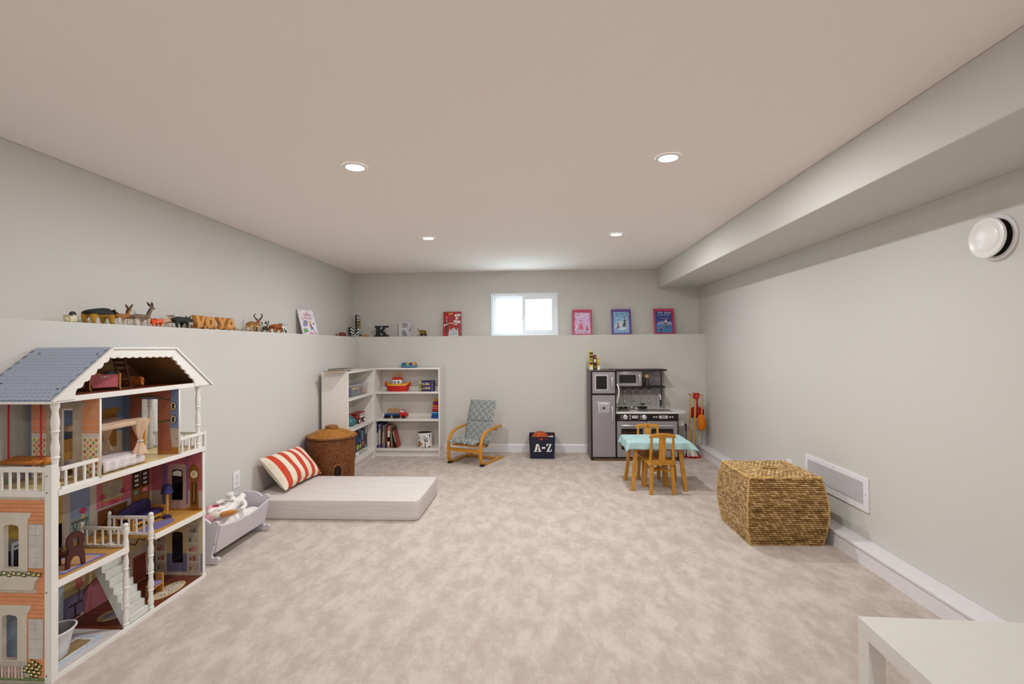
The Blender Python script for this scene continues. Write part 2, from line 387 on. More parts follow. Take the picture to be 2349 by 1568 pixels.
def hfn(u, v):
    a = 2*PI*u; z = .375*v; r = .1635+.012*v+.004*math.sin(PI*v); row = int(v*36); ph = math.sin(a*44+(row % 2)*PI)
    w_ = .5+.5*math.sin(v*36*2*PI); h = .5+.5*ph*w_; vals.append(.0+.85*w_*(.5+.5*ph)+random.uniform(-.15, .15)); rr = r+.006*h
    return (rr*math.cos(a), rr*math.sin(a), z)
o = B().grid(hfn, 280, 112, True).build('basket_body', HM, t, world=False, smooth=1.5); wattr(o, vals)
vals = []
def lfn(u, v):
    a = 2*PI*u; r = .188*(1-v)+.0005; z = .378+.058*math.sin((v)*PI/2)**.9; ring_ = .5+.5*math.sin(v*26*2*PI); tw = .5+.5*math.sin(a*70*(1-.6*v)+int(v*26)*2)
    vals.append(.25+.55*ring_*tw+random.uniform(-.12, .12)); k = .003*ring_*tw
    return ((r+k*.4)*math.cos(a), (r+k*.4)*math.sin(a), z+k)
LM = weave('brown_wicker_lid', '2a1204', '9c6220', 'dfa954')
o = B().grid(lfn, 220, 90, True).build('lid', LM, t, world=False, smooth=1.5); wattr(o, vals)
def braid(bb, pts, r, amp, turns):
    n = len(pts)
    for k in range(3):
        q = []
        for i in range(n):
            p = Vector(pts[i]); nx = Vector(pts[(i+1) % n]); d = (nx-p).normalized(); s_ = d.cross(Vector((0, 0, 1))).normalized(); a = 2*PI*turns*i/n+k*2*PI/3
            q.append(p+s_*amp*math.cos(a)+Vector((0, 0, 1))*amp*math.sin(a))
        bb.tube(q, r, 5, True)
circ = lambda r, z, n=220, c=(0, 0): [(c[0]+r*math.cos(2*PI*i/n), c[1]+r*math.sin(2*PI*i/n), z) for i in range(n)]
b = B(); braid(b, circ(.186, .376), .0055, .005, 30); b.build('lid_rim', mat('7d4a1c', .55, var=.2, vs=60), o, world=False)
b = B(); b.tube(circ(.178, .361, 80), .006, 6, True); b.build('body_rim', mat('5b2f10', .6, var=.2, vs=60), t, world=False)
b = B(); b.lathe([(.036, .430), (.048, .434), (.050, .445), (.046, .456), (.030, .460), (.002, .460)], n=20); b.build('lid_knob', mat('8a5520', .55, var=.22, vs=70), o, world=False)
ha = math.atan2(-.80, .60); hd = Vector((math.cos(ha), math.sin(ha), 0)); hs = Vector((-hd.y, hd.x, 0)); hc = hd*.186+Vector((0, 0, .125))
b = B(); b.tube([hc+hs*.036*math.cos(2*PI*i/28)+Vector((0, 0, 1))*.054*math.sin(2*PI*i/28) for i in range(28)], .006, 6, True); b.build('handle', mat('8d5720', .5, var=.2, vs=60), t, world=False)
hc2 = hd*.1715+Vector((0, 0, .125)); b = B(); b.ell(hc2, (.028, .046, .010), 16, 8, frame((0, 0, 0), hs, (0, 0, 1)).to_3x3()); b.build('handle_opening', mat('24120a', .9), t, world=False)
# ------------------------------------------------------------------ seagrass cube by the right wall
t = thing('seagrass_box', 'square bulging seagrass storage box with lid beside the right wall vent', 'basket', (1.583, 3.508, 0), .015)
SG = weave('seagrass', '2c1806', '9c7236', 'e6cf9c')
S2 = .229; HT = .437
def sq(u):
    q = u*4; i = int(q) % 4; w_ = q-int(q); c = [(-1, -1), (1, -1), (1, 1), (-1, 1)]; a, b_ = c[i], c[(i+1) % 4]
    return Vector((a[0]+(b_[0]-a[0])*w_, a[1]+(b_[1]-a[1])*w_)), i, w_
vals = []
NR = 34
HS = {}
def hs(*k):
    if k not in HS: HS[k] = random.uniform(-1, 1)
    return HS[k]
def sfn(u, v):
    p, i, w_ = sq(u); row = int(min(v, .9999)*NR); bulge = .028*math.sin(PI*v)**.9; z = HT*v
    rope = .5+.5*math.sin((v*NR-.25)*2*PI); ph = w_*17+((v*NR) % 1)*.5+row*.27; tw = .5-.5*math.cos(ph*2*PI); n_ = [(0, -1), (1, 0), (0, 1), (-1, 0)][i]
    k = .007*rope**.6*(.45+.55*tw**.7); vals.append(.10+.62*rope*(.45+.55*tw**.6)+.20*hs(i, row, int(ph))+.08*hs(i, row)+random.uniform(-.05, .05))
    s = S2+bulge
    return (p.x*s+n_[0]*k, p.y*s+n_[1]*k, z)
o = B().grid(sfn, 560, 204, True).build('woven_body', SG, t, world=False, smooth=1.5); wattr(o, vals)
vals = []
def tfn(u, v):
    p, i, w_ = sq(u); d = 1-v; s = (S2+.002)*d; rope = .5+.5*math.sin((v*13-.25)*2*PI); ph = w_*17*d+int(v*13)*.31+((v*13) % 1)*.5; tw = .5-.5*math.cos(ph*2*PI)
    vals.append(.22+.60*rope*(.4+.6*tw)+.2*hs(9, i, int(v*13), int(ph))+random.uniform(-.05, .05)); return (p.x*s, p.y*s, HT+.004+.005*rope**.6*(.5+.5*tw))
o = B().grid(tfn, 400, 91, True).build('lid', SG, t, world=False, smooth=1.5); wattr(o, vals)
b = B(); SGP = mat('c9a562', .6, var=.22, vs=50)
def edge(pp, r=.0055):
    for k in range(2):
        n = 60; q = []
        for i in range(n+1):
            w_ = i/n; p = Vector(pp[0])*(1-w_)+Vector(pp[1])*w_
            if len(pp) > 2: p += Vector(pp[2])*math.sin(PI*w_)
            a = 2*PI*12*w_+k*PI; p += Vector((math.cos(a), math.sin(a), math.sin(a)*.5))*.003; q.append(p)
        b.tube(q, r*.8, 5)
C4 = [(-S2, -S2), (S2, -S2), (S2, S2), (-S2, S2)]
for i in range(4):
    a, c_ = C4[i], C4[(i+1) % 4]; edge(((a[0], a[1], HT+.002), (c_[0], c_[1], HT+.002))); edge(((a[0], a[1], .006), (c_[0], c_[1], .006)))
    edge(((a[0], a[1], .004), (a[0], a[1], HT), (a[0]/S2*.028, a[1]/S2*.028, 0)))
b.build('woven_edging', SGP, t, world=False)
b = B(); b.box(-.042, .042, -.013, .013, HT+.0085, HT+.0105); b.build('handle_slot', mat('20130a', .9), t, world=False)
b = B(); b.tube([(-.05, .016, HT+.012), (0, .021, HT+.014), (.05, .016, HT+.012), (.05, -.016, HT+.012), (0, -.021, HT+.014), (-.05, -.016, HT+.012)], .004, 6, True); b.build('handle_rim', SGP, t, world=False)
# ------------------------------------------------------------------ white side table in the corner of the picture
t = thing('side_table', 'square white side table in the near right corner, only partly in view', 'table', (1.256, 1.318, 0), -.035)
TW = mat('dad8d0', .3, var=.008); q = .275
B().box(-q, q, -q, q, .40, .45).build('tabletop', TW, t, world=False, bevel=.0015)
for sx in (-1, 1):
    for sy in (-1, 1):
        x0, x1 = sorted((sx*q, sx*(q-.05))); y0, y1 = sorted((sy*q, sy*(q-.05))); B().box(x0, x1, y0, y1, 0, .3995).build('leg', TW, t, world=False, bevel=.001)
# ------------------------------------------------------------------ wall fittings
VW = mat('eeecef', .35, var=.01)
t = thing('wall_vent_grille', 'white slatted return-air vent low on the right wall behind the box', 'vent', (1.999, 3.457, .271))
y0, y1, z0, z1 = 3.106, 3.809, .271, .481
b = B(); b.box(1.990, 1.9995, y0, y1, z0, z0+.034); b.box(1.990, 1.9995, y0, y1, z1-.034, z1); b.box(1.990, 1.9995, y0, y0+.045, z0+.034, z1-.034); b.box(1.990, 1.9995, y1-.025, y1, z0+.034, z1-.034); b.build('vent_frame', VW, t, bevel=.0015)
b = B(); b.box(1.9985, 1.9997, y0+.045, y1-.025, z0+.034, z1-.034); b.build('duct_shadow', mat('4a4d52', .9), t)
sm = None; n = 19
for i in range(n):
    z = z0+.0375+i*(z1-z0-.068)/n
    if sm is None:
        o = B().bar((1.9935, y0+.046, z), (1.9935, y1-.026, z), .0050, .0034, (0, 0, 1)).build('slat', VW, t, smooth=0); sm = o; zz = z
    else: o2 = sm.copy(); COL.objects.link(o2); o2.parent = t; o2.location = (0, 0, z-zz)
for yy, z in ((y1-.012, z0+.105), (y0+.02, z0+.105), (3.46, z1-.015), (3.46, z0+.015)): B().cyl((1.9885, yy, z), .004, .003, 10, 'X').build('screw', mat('a7a7ab', .4), t)
t = thing('round_air_vent', 'round white air valve high on the right wall', 'vent', (1.999, 2.25, 1.665))
c = (1.9995, 2.25, 1.765)
B().lathe([(.100, 0), (.100, -.006), (.094, -.011), (.085, -.010), (.082, -.004), (.080, -.002)], c, 48, 'X', False).build('mounting_ring', VW, t)
B().lathe([(.082, -.001), (.001, -.001)], c, 40, 'X', False).build('vent_opening', mat('1c150c', .9), t)
B().lathe([(.001, -.046), (.050, -.046), (.058, -.043), (.061, -.040), (.066, -.043), (.078, -.048), (.086, -.046), (.089, -.040), (.084, -.032), (.06, -.028), (.001, -.026)], c, 48, 'X', False).build('valve_disc', mat('f0efed', .3, var=.005), t)
B().cyl((1.955, 2.25, 1.765), .012, .044, 14, 'X').build('spindle', VW, t)
def outlet(name, label, at, d, z0, z1, w, kind):
    t = thing(name, label, 'outlet', at); x = at[0]; yc = at[1]; s = d
    def bx(nm, y0, y1, za, zb, dep, m, bv=.0015, off=0.0):
        xa, xb = sorted((x+s*(.0003+off), x+s*(dep+off))); return B().box(xa, xb, y0, y1, za, zb).build(nm, m, t, bevel=bv)
    bx('cover_plate', yc-w/2, yc+w/2, z0, z1, .006, VW)
    h = z1-z0
    for k in (.30, .70):
        zc = z0+h*k; bx('receptacle', yc-.016, yc+.016, zc-.0165, zc+.0165, .0085, mat('e4e2e0', .3, var=.01), .003)
        for dy in (-.0065, .0065): bx('slot', yc+dy-.0012, yc+dy+.0012, zc-.001, zc+.008, .0004, mat('39363a', .7), 0, .0084)
        bx('slot', yc-.002, yc+.002, zc-.010, zc-.006, .0004, mat('39363a', .7), 0, .0084)
    bx('screw', yc-.003, yc+.003, z0+h/2-.003, z0+h/2+.003, .0012, mat('bcbabb', .4), .001, .0058)
outlet('wall_outlet', 'white power outlet on the left wall above the doll cradle', (XL, 3.548, .262), 1, .262, .388, .079, 0)
outlet('wall_outlet', 'white power outlet on the right wall peeking over the seagrass box', (XR, 4.055, .262), -1, .262, .384, .079, 0)
# ------------------------------------------------------------------ bentwood child's armchair
BW = mat('c98a2c', .35, var=.10, grain='Y'); BLK = mat('14110f', .5)
t = thing('armchair', "child's bentwood armchair with grey trellis-pattern cushion by the back wall", 'chair', (-.826, 5.405, 0), -.396)
PRO = [(.47, .013), (.30, .013), (.06, .013), (.015, .017), (-.018, .034), (-.038, .065), (-.048, .11), (-.050, .16), (-.044, .215), (-.030, .262), (-.004, .305), (.035, .338), (.085, .358), (.16, .371), (.26, .380), (.43, .382)]
def smooth_path(P, k=4):
    out = []
    for i in range(len(P)-1):
        p0, p1, p2, p3 = [Vector(P[max(0, min(len(P)-1, j))]) for j in (i-1, i, i+1, i+2)]
        for q in range(k):
            s = q/k; out.append(.5*((2*p1)+(p2-p0)*s+(2*p0-5*p1+4*p2-p3)*s*s+(-p0+3*p1-3*p2+p3)*s**3))
    return out+[Vector(P[-1])]
for sx in (-1, 1):
    pts = [(sx*.2075, p.x, p.y) for p in smooth_path([(a, b_) for a, b_ in PRO])]
    B().tube(pts, .01, flat=(.034, .024, (1, 0, 0))).build('side_frame', BW, t, world=False, bevel=.004)
    b = B(); b.box(sx*.2075-.019, sx*.2075+.019, -.042, .02, 0, .022); b.build('foot_pad', BLK, t, world=False, bevel=.004)
B().box(-.19, .19, -.058, -.038, .145, .185).build('stretcher', BW, t, world=False, bevel=.003)
B().box(-.19, .19, .30, .335, .014, .034).build('stretcher', BW, t, world=False, bevel=.003)
B().box(-.19, .19, .36, .38, .335, .368).build('stretcher', BW, t, world=False, bevel=.003)
SP = [(-.075, .225), (.06, .208), (.18, .170), (.232, .178), (.262, .25), (.30, .40), (.345, .54), (.385, .64)]
for sx in (-1, 1): B().tube([(sx*.13, p.x, p.y) for p in smooth_path(SP)], .01, flat=(.03, .012, (1, 0, 0))).build('seat_rail', BW, t, world=False)
for y, z in ((-.06, .222), (.30, .40), (.37, .605)): B().box(-.145, .145, y-.014, y+.014, z-.008, z+.008).build('cross_slat', BW, t, world=False)
def trellis(nx, ny):
    g = G('grey_trellis_fabric', .85, spec=.15); u, v, _ = g.xyz(g.coord('UV'))
    u = g.m_('MULTIPLY', u, nx); v = g.m_('MULTIPLY', v, ny)
    wob = g.m_('MULTIPLY', g.m_('SINE', g.m_('MULTIPLY', v, 2*PI)), .10)
    a = g.m_('ABSOLUTE', g.m_('SUBTRACT', g.m_('FRACT', g.m_('ADD', g.m_('ADD', u, v), wob)), .5)); c = g.m_('ABSOLUTE', g.m_('SUBTRACT', g.m_('FRACT', g.m_('ADD', g.m_('SUBTRACT', u, v), wob)), .5))
    k = g.m_('LESS_THAN', g.m_('MINIMUM', a, c), .034)
    base = g.ramp(g.noise(g.coord('Object'), 90, 3), [(.3, lin('7c8383')), (.7, lin('8d9494'))]); g.col(g.mix(k, base, lin('cdc6bd'))); g.bump(g.noise(g.coord('Object'), 400, 2), .3, .001); return g.m
def slab(path, hw, th, m, name, nu=14):
    P = smooth_path(path, 6); n = len(P); L = [0]
    for i in range(1, n): L.append(L[-1]+(P[i]-P[i-1]).length)
    def at(v):
        d = v*L[-1]; i = 0
        while i < n-2 and L[i+1] < d: i += 1
        w_ = (d-L[i])/(L[i+1]-L[i]+1e-9); p = P[i].lerp(P[i+1], w_); tg = (P[i+1]-P[i]).normalized(); return p, Vector((-tg.y, tg.x))
    def side(s):
        def fn(u, v):
            p, nn = at(v); X = (u-.5)*2; e = (1-abs(X)**6)**.5*(1-abs(2*v-1)**10)**.5
            q = p+nn*s*th*.5*e; return (X*hw, q.x, q.y)
        return fn
    b = B(); b.grid(side(1), nu, 24); b.grid(side(-1), nu, 24); return b.build(name, m, t, world=False, smooth=1.2)
slab([(-.100, .250), (-.075, .268), (.03, .258), (.14, .220), (.225, .205)], .178, .050, trellis(4, 3.6), 'seat_cushion')
slab([(.215, .225), (.248, .27), (.272, .355), (.300, .440)], .174, .050, trellis(4, 3), 'back_cushion')
slab([(.298, .430), (.325, .510), (.362, .60), (.395, .675)], .174, .046, trellis(4, 3), 'back_cushion')
# ------------------------------------------------------------------ navy toy bin with basketball
t = thing('toy_bin', 'navy blue toy bin with white A-Z lettering below the window', 'bin', (.0155, 5.83, 0))
NV = mat('10122e', .6, var=.05); h0, h1, z1 = .140, .153, .256
def bin_wall(pts0, pts1): pass
b = B()
c0 = [(-h0, -h0), (h0, -h0), (h0, h0), (-h0, h0)]; c1 = [(-h1, -h1), (h1, -h1), (h1, h1), (-h1, h1)]
for k in (1, .955):
    b.v += [(x*k, y*k, .001 if k == 1 else .012) for x, y in c0]+[(x*k, y*k, z1) for x, y in c1]
for i in range(4):
    j = (i+1) % 4; b.f += [(i, j, 4+j, 4+i), (8+i, 12+i, 12+j, 8+j), (4+i, 4+j, 12+j, 12+i)]
b.f += [(3, 2, 1, 0), (8, 9, 10, 11)]; b.mi = [0]*len(b.f)
b.build('bin_body', NV, t, world=False, smooth=0)
TX = mat('f0efec', .5, var=.02); nrm = frame((0, -.1435-.0045, .129), (1, 0, 0), (0, -.05, 1))
for nm, pl in (('letter_a', [[(-.097, -.045), (-.058, -.045), (-.058, -.038), (-.067, -.036), (-.063, -.018), (-.047, -.018), (-.048, -.011), (-.060, -.011), (-.054, .016), (-.049, .030), (-.060, .045), (-.068, .045), (-.088, -.036), (-.097, -.038)],
                             [(-.050, -.045), (-.010, -.045), (-.010, -.038), (-.018, -.036), (-.040, .045), (-.057, .045), (-.047, .030), (-.040, -.036), (-.050, -.038)]]),
               ('dash', [[(-.004, -.010), (.036, -.010), (.036, .010), (-.004, .010)]]),
               ('letter_z', [[(.049, -.045), (.106, -.045), (.110, -.016), (.103, -.016), (.094, -.036), (.074, -.036), (.107, .040), (.107, .045), (.090, .045), (.056, -.030)],
                             [(.049, .045), (.085, .045), (.081, .037), (.066, .036), (.057, .018), (.050, .018)]])):
    b = B()
    for q in pl: b.prism([(x-.014+.014, y) for x, y in q], 'Z', 0, .0012)
    b.xf(nrm); b.build(nm, TX, t, world=False, smooth=0)
M2 = frame((0, -.1522, .229), (1, 0, 0), (0, -.05, 1))
b = B(); b.prism(rrect(-.047, .047, -.014, .014, .013), 'Z', 0, .001); b.xf(M2); b.build('handle_slot', mat('06061a', .8), t, world=False, smooth=0)
rb = mat('d04020', .5)
for q in (rrect(-.040, -.034, -.010, .012, .002), rrect(-.020, .008, -.012, .010, .006), rrect(.034, .042, -.008, .008, .003)): B().prism(q, 'Z', 0, .0016).xf(M2).build('toy_glimpse', rb, t, world=False, smooth=0)
bc = (-.006, 5.845, .171); R = .122
t = thing('basketball', 'orange basketball lying in the navy toy bin', 'ball', (bc[0], bc[1], bc[2]-R))
B().ell(bc, R, 32, 18).build('ball_skin', mat('c2521c', .7, bump=.6, bs=600), t)
for ax in (0, 1, 2, 3):
    q = []
    for i in range(49):
        a = 2*PI*i/48
        if ax == 0: p = Vector((math.cos(a), 0, math.sin(a)))
        elif ax == 1: p = Vector((0, math.cos(a), math.sin(a)))
        else:
            s = -1 if ax == 2 else 1; p = Vector((s*(.55+.25*math.cos(2*a)), math.cos(a)*.8, math.sin(a)*.8)).normalized()
        p = Matrix.Rotation(.15, 3, 'Y') @ p; q.append(Vector(bc)+p*(R+.0002))
    B().tube(q[:-1], .0022, 5, True).build('seam', BLK, t)
t = thing('small_toy', 'small white toy with a red loop behind the basketball', 'toy', (.115, 5.80, .19))
b = B(); b.ell((.105, 5.80, .228), (.022, .02, .016)); b.ell((.133, 5.80, .232), (.02, .02, .018)); b.build('toy_body', mat('efe9e6', .5), t)
B().tube([(.135+.016*math.cos(a), 5.81, .255+.02*math.sin(a)) for a in [i*PI/8 for i in range(16)]], .003, 6, True).build('loop', mat('a02018', .5), t)
B().tube([(.115, 5.8, .19), (.12, 5.8, .22)], .012).build('toy_stem', mat('efe9e6', .5), t)
# ------------------------------------------------------------------ play kitchen
SIL = mat('9d999e', .38, .35, var=.02); SIL2 = mat('c9c8ca', .3, .5, var=.02); KB = mat('0c0a0b', .4, var=.02); KS = mat('6f6860', .55, var=.05); KW = mat('e6e3de', .35, var=.02); DSP = mat('d8d8da', .3, .3, var=.02)
KT = t = thing('play_kitchen', 'black and silver toy kitchen with fridge, oven and sink', 'play kitchen', (1.06, 5.83, 0))
def kb(n, x0, x1, y0, y1, z0, z1, m, bv=.002, par=None): return B().box(x0, x1, y0, y1, z0, z1).build(n, m, par or KT, bevel=bv)
kb('fridge_cabinet', .572, .860, 5.640, 6.030, .0, 1.026, KS)
b = B()
for a in ((.572, .592), (.847, .860)): b.box(a[0], a[1], 5.622, 5.642, 0, 1.022)
for a in ((0, .042), (.744, .763), (1.008, 1.022)): b.box(.592, .847, 5.622, 5.642, a[0], a[1])
b.build('fridge_frame', KB, t)
kb('base_strip', .60, 1.54, 5.618, 5.623, .012, .020, mat('9a6a3c', .6), 0)
def handle(x0, z0, x1, z1, y, par, r=.0095):
    b = B(); d = Vector((x1-x0, 0, z1-z0)); L = d.length; d.normalize(); P = [Vector((x0, y, z0)), Vector((x0, y-.018, z0))+d*.004, Vector((x0, y-.026, z0))+d*.02, Vector((x1, y-.026, z1))-d*.02, Vector((x1, y-.018, z1))-d*.004, Vector((x1, y, z1))]
    b.tube(P, r, 10); b.build('handle', SIL2, par)
fd = kb('freezer_door', .593, .848, 5.612, 5.640, .765, 1.007, SIL)
b = B(); me = shape2d([rrect(.619, .772, .799, .979, .012), rrect(.634, .757, .812, .963, .006)], .006, 'window_frame', SIL2); put('window_frame', me, frame((0, 5.610, 0), (1, 0, 0), (0, 0, 1)), fd)
kb('window_pane', .633, .758, 5.6095, 5.6125, .811, .964, mat('070708', .2), 0, fd); handle(.8135, .833, .8135, .940, 5.612, fd)
fd = kb('fridge_door', .591, .847, 5.612, 5.640, .043, .743, SIL); handle(.8135, .441, .8135, .611, 5.612, fd)
b = B(); b.prism([(.645, .669), (.792, .669), (.778, .541), (.660, .541)], 'Y', 5.607, 5.613); o = b.build('water_dispenser', SIL2, fd, bevel=.003)
kb('dispenser_recess', .676, .762, 5.6055, 5.608, .552, .632, mat('aaa9ad', .4), .001, o); kb('dispenser_lever', .704, .733, 5.602, 5.6065, .585, .612, mat('4c4440', .5), .002, o)
for i in range(4): kb('dispenser_button', .683+i*.021, .698+i*.021, 5.6045, 5.608, .643, .656, mat('eeeeee', .4), .002, o)
# stove half
kb('stove_cabinet', .860, 1.556, 5.642, 6.030, 0, .533, KS)
b = B(); b.box(.860, .868, 5.622, 5.642, 0, .533); b.box(1.542, 1.556, 5.622, 5.642, 0, .533); b.box(.868, 1.542, 5.622, 5.642, 0, .042); b.build('stove_frame', KB, t)
cp = kb('control_panel', .864, 1.554, 5.614, 5.642, .452, .531, mat('130a0a', .35))
for x in (.962, 1.173):
    o = B().lathe([(.030, 0), (.029, -.006), (.022, -.010), (.019, -.024), (.016, -.026), (.001, -.026)], (x, 5.614, .493), 24, 'Y', False).build('oven_knob', SIL2, cp)
    kb('pointer', x-.003, x+.003, 5.586, 5.589, .482, .508, mat('f4f4f4', .4), .0005, o)
    B().tube([(x-.044*math.cos(a), 5.6135, .493+.044*math.sin(a)) for a in [math.radians(-40+8*i) for i in range(11)]], .0022, 5).build('dial_mark', TX, cp)
    for dz in (-.026, 0, .026): kb('dial_mark', x-.064, x-.057, 5.6125, 5.6142, .491+dz, .4945+dz, TX, 0, cp)
for x, z in ((1.0145, .5085), (1.0145, .477), (1.281, .496), (1.309, .496), (1.459, .496), (1.487, .496)): B().lathe([(.0115, 0), (.0105, -.005), (.001, -.006)], (x, 5.614, z), 16, 'Y', False).build('button', SIL2, cp)
b = B(); b.prism([(1.032, .513), (1.104, .513), (1.099, .479), (1.037, .479)], 'Y', 5.609, 5.615); o = b.build('clock_display', DSP, cp, bevel=.001)
text('12:00', .020, frame((1.068, 5.6085, .496), (1, 0, 0), (0, 0, 1)), mat('8a8a8c', .5), o, 'display_digits')
b = B(); b.prism([(1.335, .513), (1.437, .513), (1.433, .479), (1.339, .479)], 'Y', 5.609, 5.615); o = b.build('timer_display', DSP, cp, bevel=.001)
kb('screen', 1.364, 1.408, 5.6075, 5.6095, .486, .506, mat('77787c', .4), .0005, o)
for x0, x1, wnd in ((.868, 1.200, 1), (1.205, 1.541, 0)):
    d = kb('oven_door', x0, x1, 5.614, 5.642, .043, .448, SIL); handle(x0+.05, .402, x1-.045, .402, 5.614, d, .0085)
    me = shape2d([rrect(x0+.045, x1-.045, .128, .362, .014)], .004, 'door_window', mat('161010', .25)); o = put('door_window', me, frame((0, 5.613, 0), (1, 0, 0), (0, 0, 1)), d)
    for i in range(8): kb('oven_rack_bar', x0+.052, x1-.052, 5.6095, 5.6115, .155+i*.024, .160+i*.024, mat('7a4a34', .5), 0, o)
# counter with rounded free end
cnt = [(.858, 6.032), (.858, 5.606), (1.50, 5.606)]+[(1.53+.155*math.cos(math.radians(a)), 5.765+.159*math.sin(math.radians(a))) for a in range(-78, 91, 12)]+[(1.53, 6.032)]
b = B(); b.prism(cnt, 'Z', .533, .551); ct = b.build('countertop', KW, t, bevel=.003)
b = B(); b.prism([(1.557, 5.70), (1.640, 5.70), (1.648, 5.72), (1.648, 5.76), (1.640, 5.78), (1.557, 5.78)], 'Z', .375, .452); b.build('side_shelf', mat('d6d3d0', .4), t, bevel=.012)
for x in (.962, 1.192):
    o = B().lathe([(.070, .0005), (.070, .006), (.060, .008), (.001, .008)], (x, 5.755, .551), 32).build('burner', mat('0f0e10', .35), ct)
    for r in (.022, .042, .064): B().tube([(x+r*math.cos(a), 5.755+r*math.sin(a), .5595) for a in [2*PI*i/36 for i in range(36)]], .0028, 5, True).build('burner_ring', SIL2 if r > .06 else mat('3a393c', .35), o)
b = B(); b.box(1.262, 1.508, 5.665, 5.86, .5512, .5545); b.build('sink_rim', mat('b7b6ba', .3, .5), ct, bevel=.001)
b = B(); b.box(1.275, 1.495, 5.676, 5.848, .5546, .5552); b.build('sink_basin', mat('6d6c70', .3, .4), ct)
b = B(); b.cyl((1.39, 5.885, .551), .022, .012); b.cyl((1.39, 5.885, .563), .014, .04); b.box(1.345, 1.45, 5.872, 5.90, .551, .566); fa = b.build('faucet_base', SIL2, ct)
b = B(); b.tube([(1.390, 5.885, .59), (1.392, 5.884, .66), (1.394, 5.880, .705), (1.398, 5.868, .728), (1.402, 5.850, .734), (1.406, 5.834, .722), (1.408, 5.828, .695), (1.408, 5.827, .665)], [.011, .0105, .010, .010, .010, .010, .010, .011], 12); b.build('spout', SIL2, fa)
b = B(); b.tube([(1.435, 5.885, .56), (1.437, 5.88, .585), (1.446, 5.865, .592)], .006, 8); b.build('tap_lever', SIL2, fa)
b = B(); b.cyl((1.408, 5.827, .655), .012, .012, 12); b.build('spout_tip', KB, fa)
# upper unit
def brickmat():
    g = G('grey_brick_print', .5); x = g.n('ShaderNodeTexBrick'); g.set(x.inputs['Vector'], g.n('ShaderNodeCombineXYZ').outputs[0])
    u = g.xyz(g.coord('Object')); cb = g.n('ShaderNodeCombineXYZ'); g.set(cb.inputs[0], u[0]); g.set(cb.inputs[1], u[2]); g.set(x.inputs['Vector'], cb.outputs[0])
    x.inputs['Color1'].default_value = lin('b4adb2'); x.inputs['Color2'].default_value = lin('a29ba1'); x.inputs['Mortar'].default_value = lin('4b4548'); x.inputs['Scale'].default_value = 1
    x.inputs['Mortar Size'].default_value = .0018; x.inputs['Brick Width'].default_value = .075; x.inputs['Row Height'].default_value = .0165; g.col(x.outputs['Color']); return g.m
BM = brickmat()
mw = kb('microwave', .898, 1.192, 5.812, 6.028, .829, 1.008, SIL)
me = shape2d([rrect(.928, 1.122, .868, .962, .012)], .004, 'microwave_window', mat('171112', .2)); put('microwave_window', me, frame((0, 5.811, 0), (1, 0, 0), (0, 0, 1)), mw)
handle(1.163, .862, 1.163, .962, 5.812, mw, .009)
b = B(); b.prism([(.966, 1.001), (1.032, 1.001), (1.026, .974), (.972, .974)], 'Y', 5.808, 5.813); o = b.build('clock_display', DSP, mw)
text('12:00', .017, frame((.999, 5.8075, .9875), (1, 0, 0), (0, 0, 1)), mat('8a8a8c', .5), o, 'display_digits')
for x in (.945, 1.052): B().lathe([(.010, 0), (.009, -.004), (.001, -.005)], (x, 5.812, .987), 14, 'Y', False).build('button', SIL2, mw)
for i in range(13): B().lathe([(.005, 0), (.004, -.003), (.0005, -.003)], (.942+i*.018, 5.812, .848), 10, 'Y', False).build('button', mat('d8d6d8', .4), mw)
kb('top_board', .825, 1.475, 5.785, 6.03, 1.0085, 1.026, KB)
kb('shelf', .862, 1.455, 5.80, 6.0, .808, .828, KB)
kb('backsplash', 1.19, 1.462, 6.0, 6.012, .828, 1.008, BM, 0); kb('backsplash', .862, 1.462, 6.0, 6.012, .722, .808, BM, 0)
kb('side_post', 1.462, 1.490, 5.985, 6.03, .551, 1.008, mat('8f8b8f', .4, .3)); kb('post_edge', 1.456, 1.463, 5.984, 6.03, .551, 1.008, KB, 0)
b = B(); b.tube(smooth_path([(.868, 5.605, .66), (.874, 5.585, .70), (.882, 5.575, .745), (.886, 5.575, .80), (.880, 5.585, .845), (.870, 5.605, .87)], 4), .009, 8); b.build('phone_receiver', mat('dcdadd', .35), t)
for x in (.99, 1.087, 1.185, 1.279):
    b = B(); b.tube([(x, 5.845, .808), (x, 5.845, .790), (x, 5.835, .783), (x, 5.825, .790)], .004, 6); b.box(x-.022, x+.022, 5.83, 5.86, .798, .808); b.build('utensil_hook', KB, t)
MET = mat('a9a7a5', .3, .7, var=.03)
def utensil(name, label, x, fn):
    tt = thing(name, label, 'utensil', (x, 5.832, .60), 0, 'utensils hanging under the toy kitchen shelf')
    b = B(); b.tube([(x+.008*math.cos(a), 5.832, .777+.010*math.sin(a)) for a in [i*PI/6 for i in range(12)]], .0025, 5, True); b.build('hanging_loop', MET, tt)
    B().tube([(x, 5.832, .767), (x+.002, 5.832, .645), (x+.006, 5.824, .628)], .0035, 6).build('shaft', MET, tt); fn(tt, x)
def u_spoon(tt, x): B().ell((x+.004, 5.828, .64), (.014, .006, .024)).build('bowl', MET, tt); B().tube([(x+.004, 5.828, .62), (x+.005, 5.828, .596)], [.006, .002]).build('tip', MET, tt)
def u_turner(tt, x):
    b = B(); b.bar((x+.004, 5.832, .66), (x+.016, 5.815, .638), .012, .004); b.prism([(x-.012, .645), (x+.028, .645), (x+.036, .618), (x-.016, .618)], 'Y', 5.81, 5.813); b.build('blade', MET, tt)
def u_ladle(tt, x): B().lathe([(.003, 0), (.014, .003), (.022, .010), (.025, .022), (.023, .022), (.018, .010), (.003, .004)], (x+.014, 5.815, .606), 18, cap=False).build('bowl', mat('4b4744', .3, .6), tt)
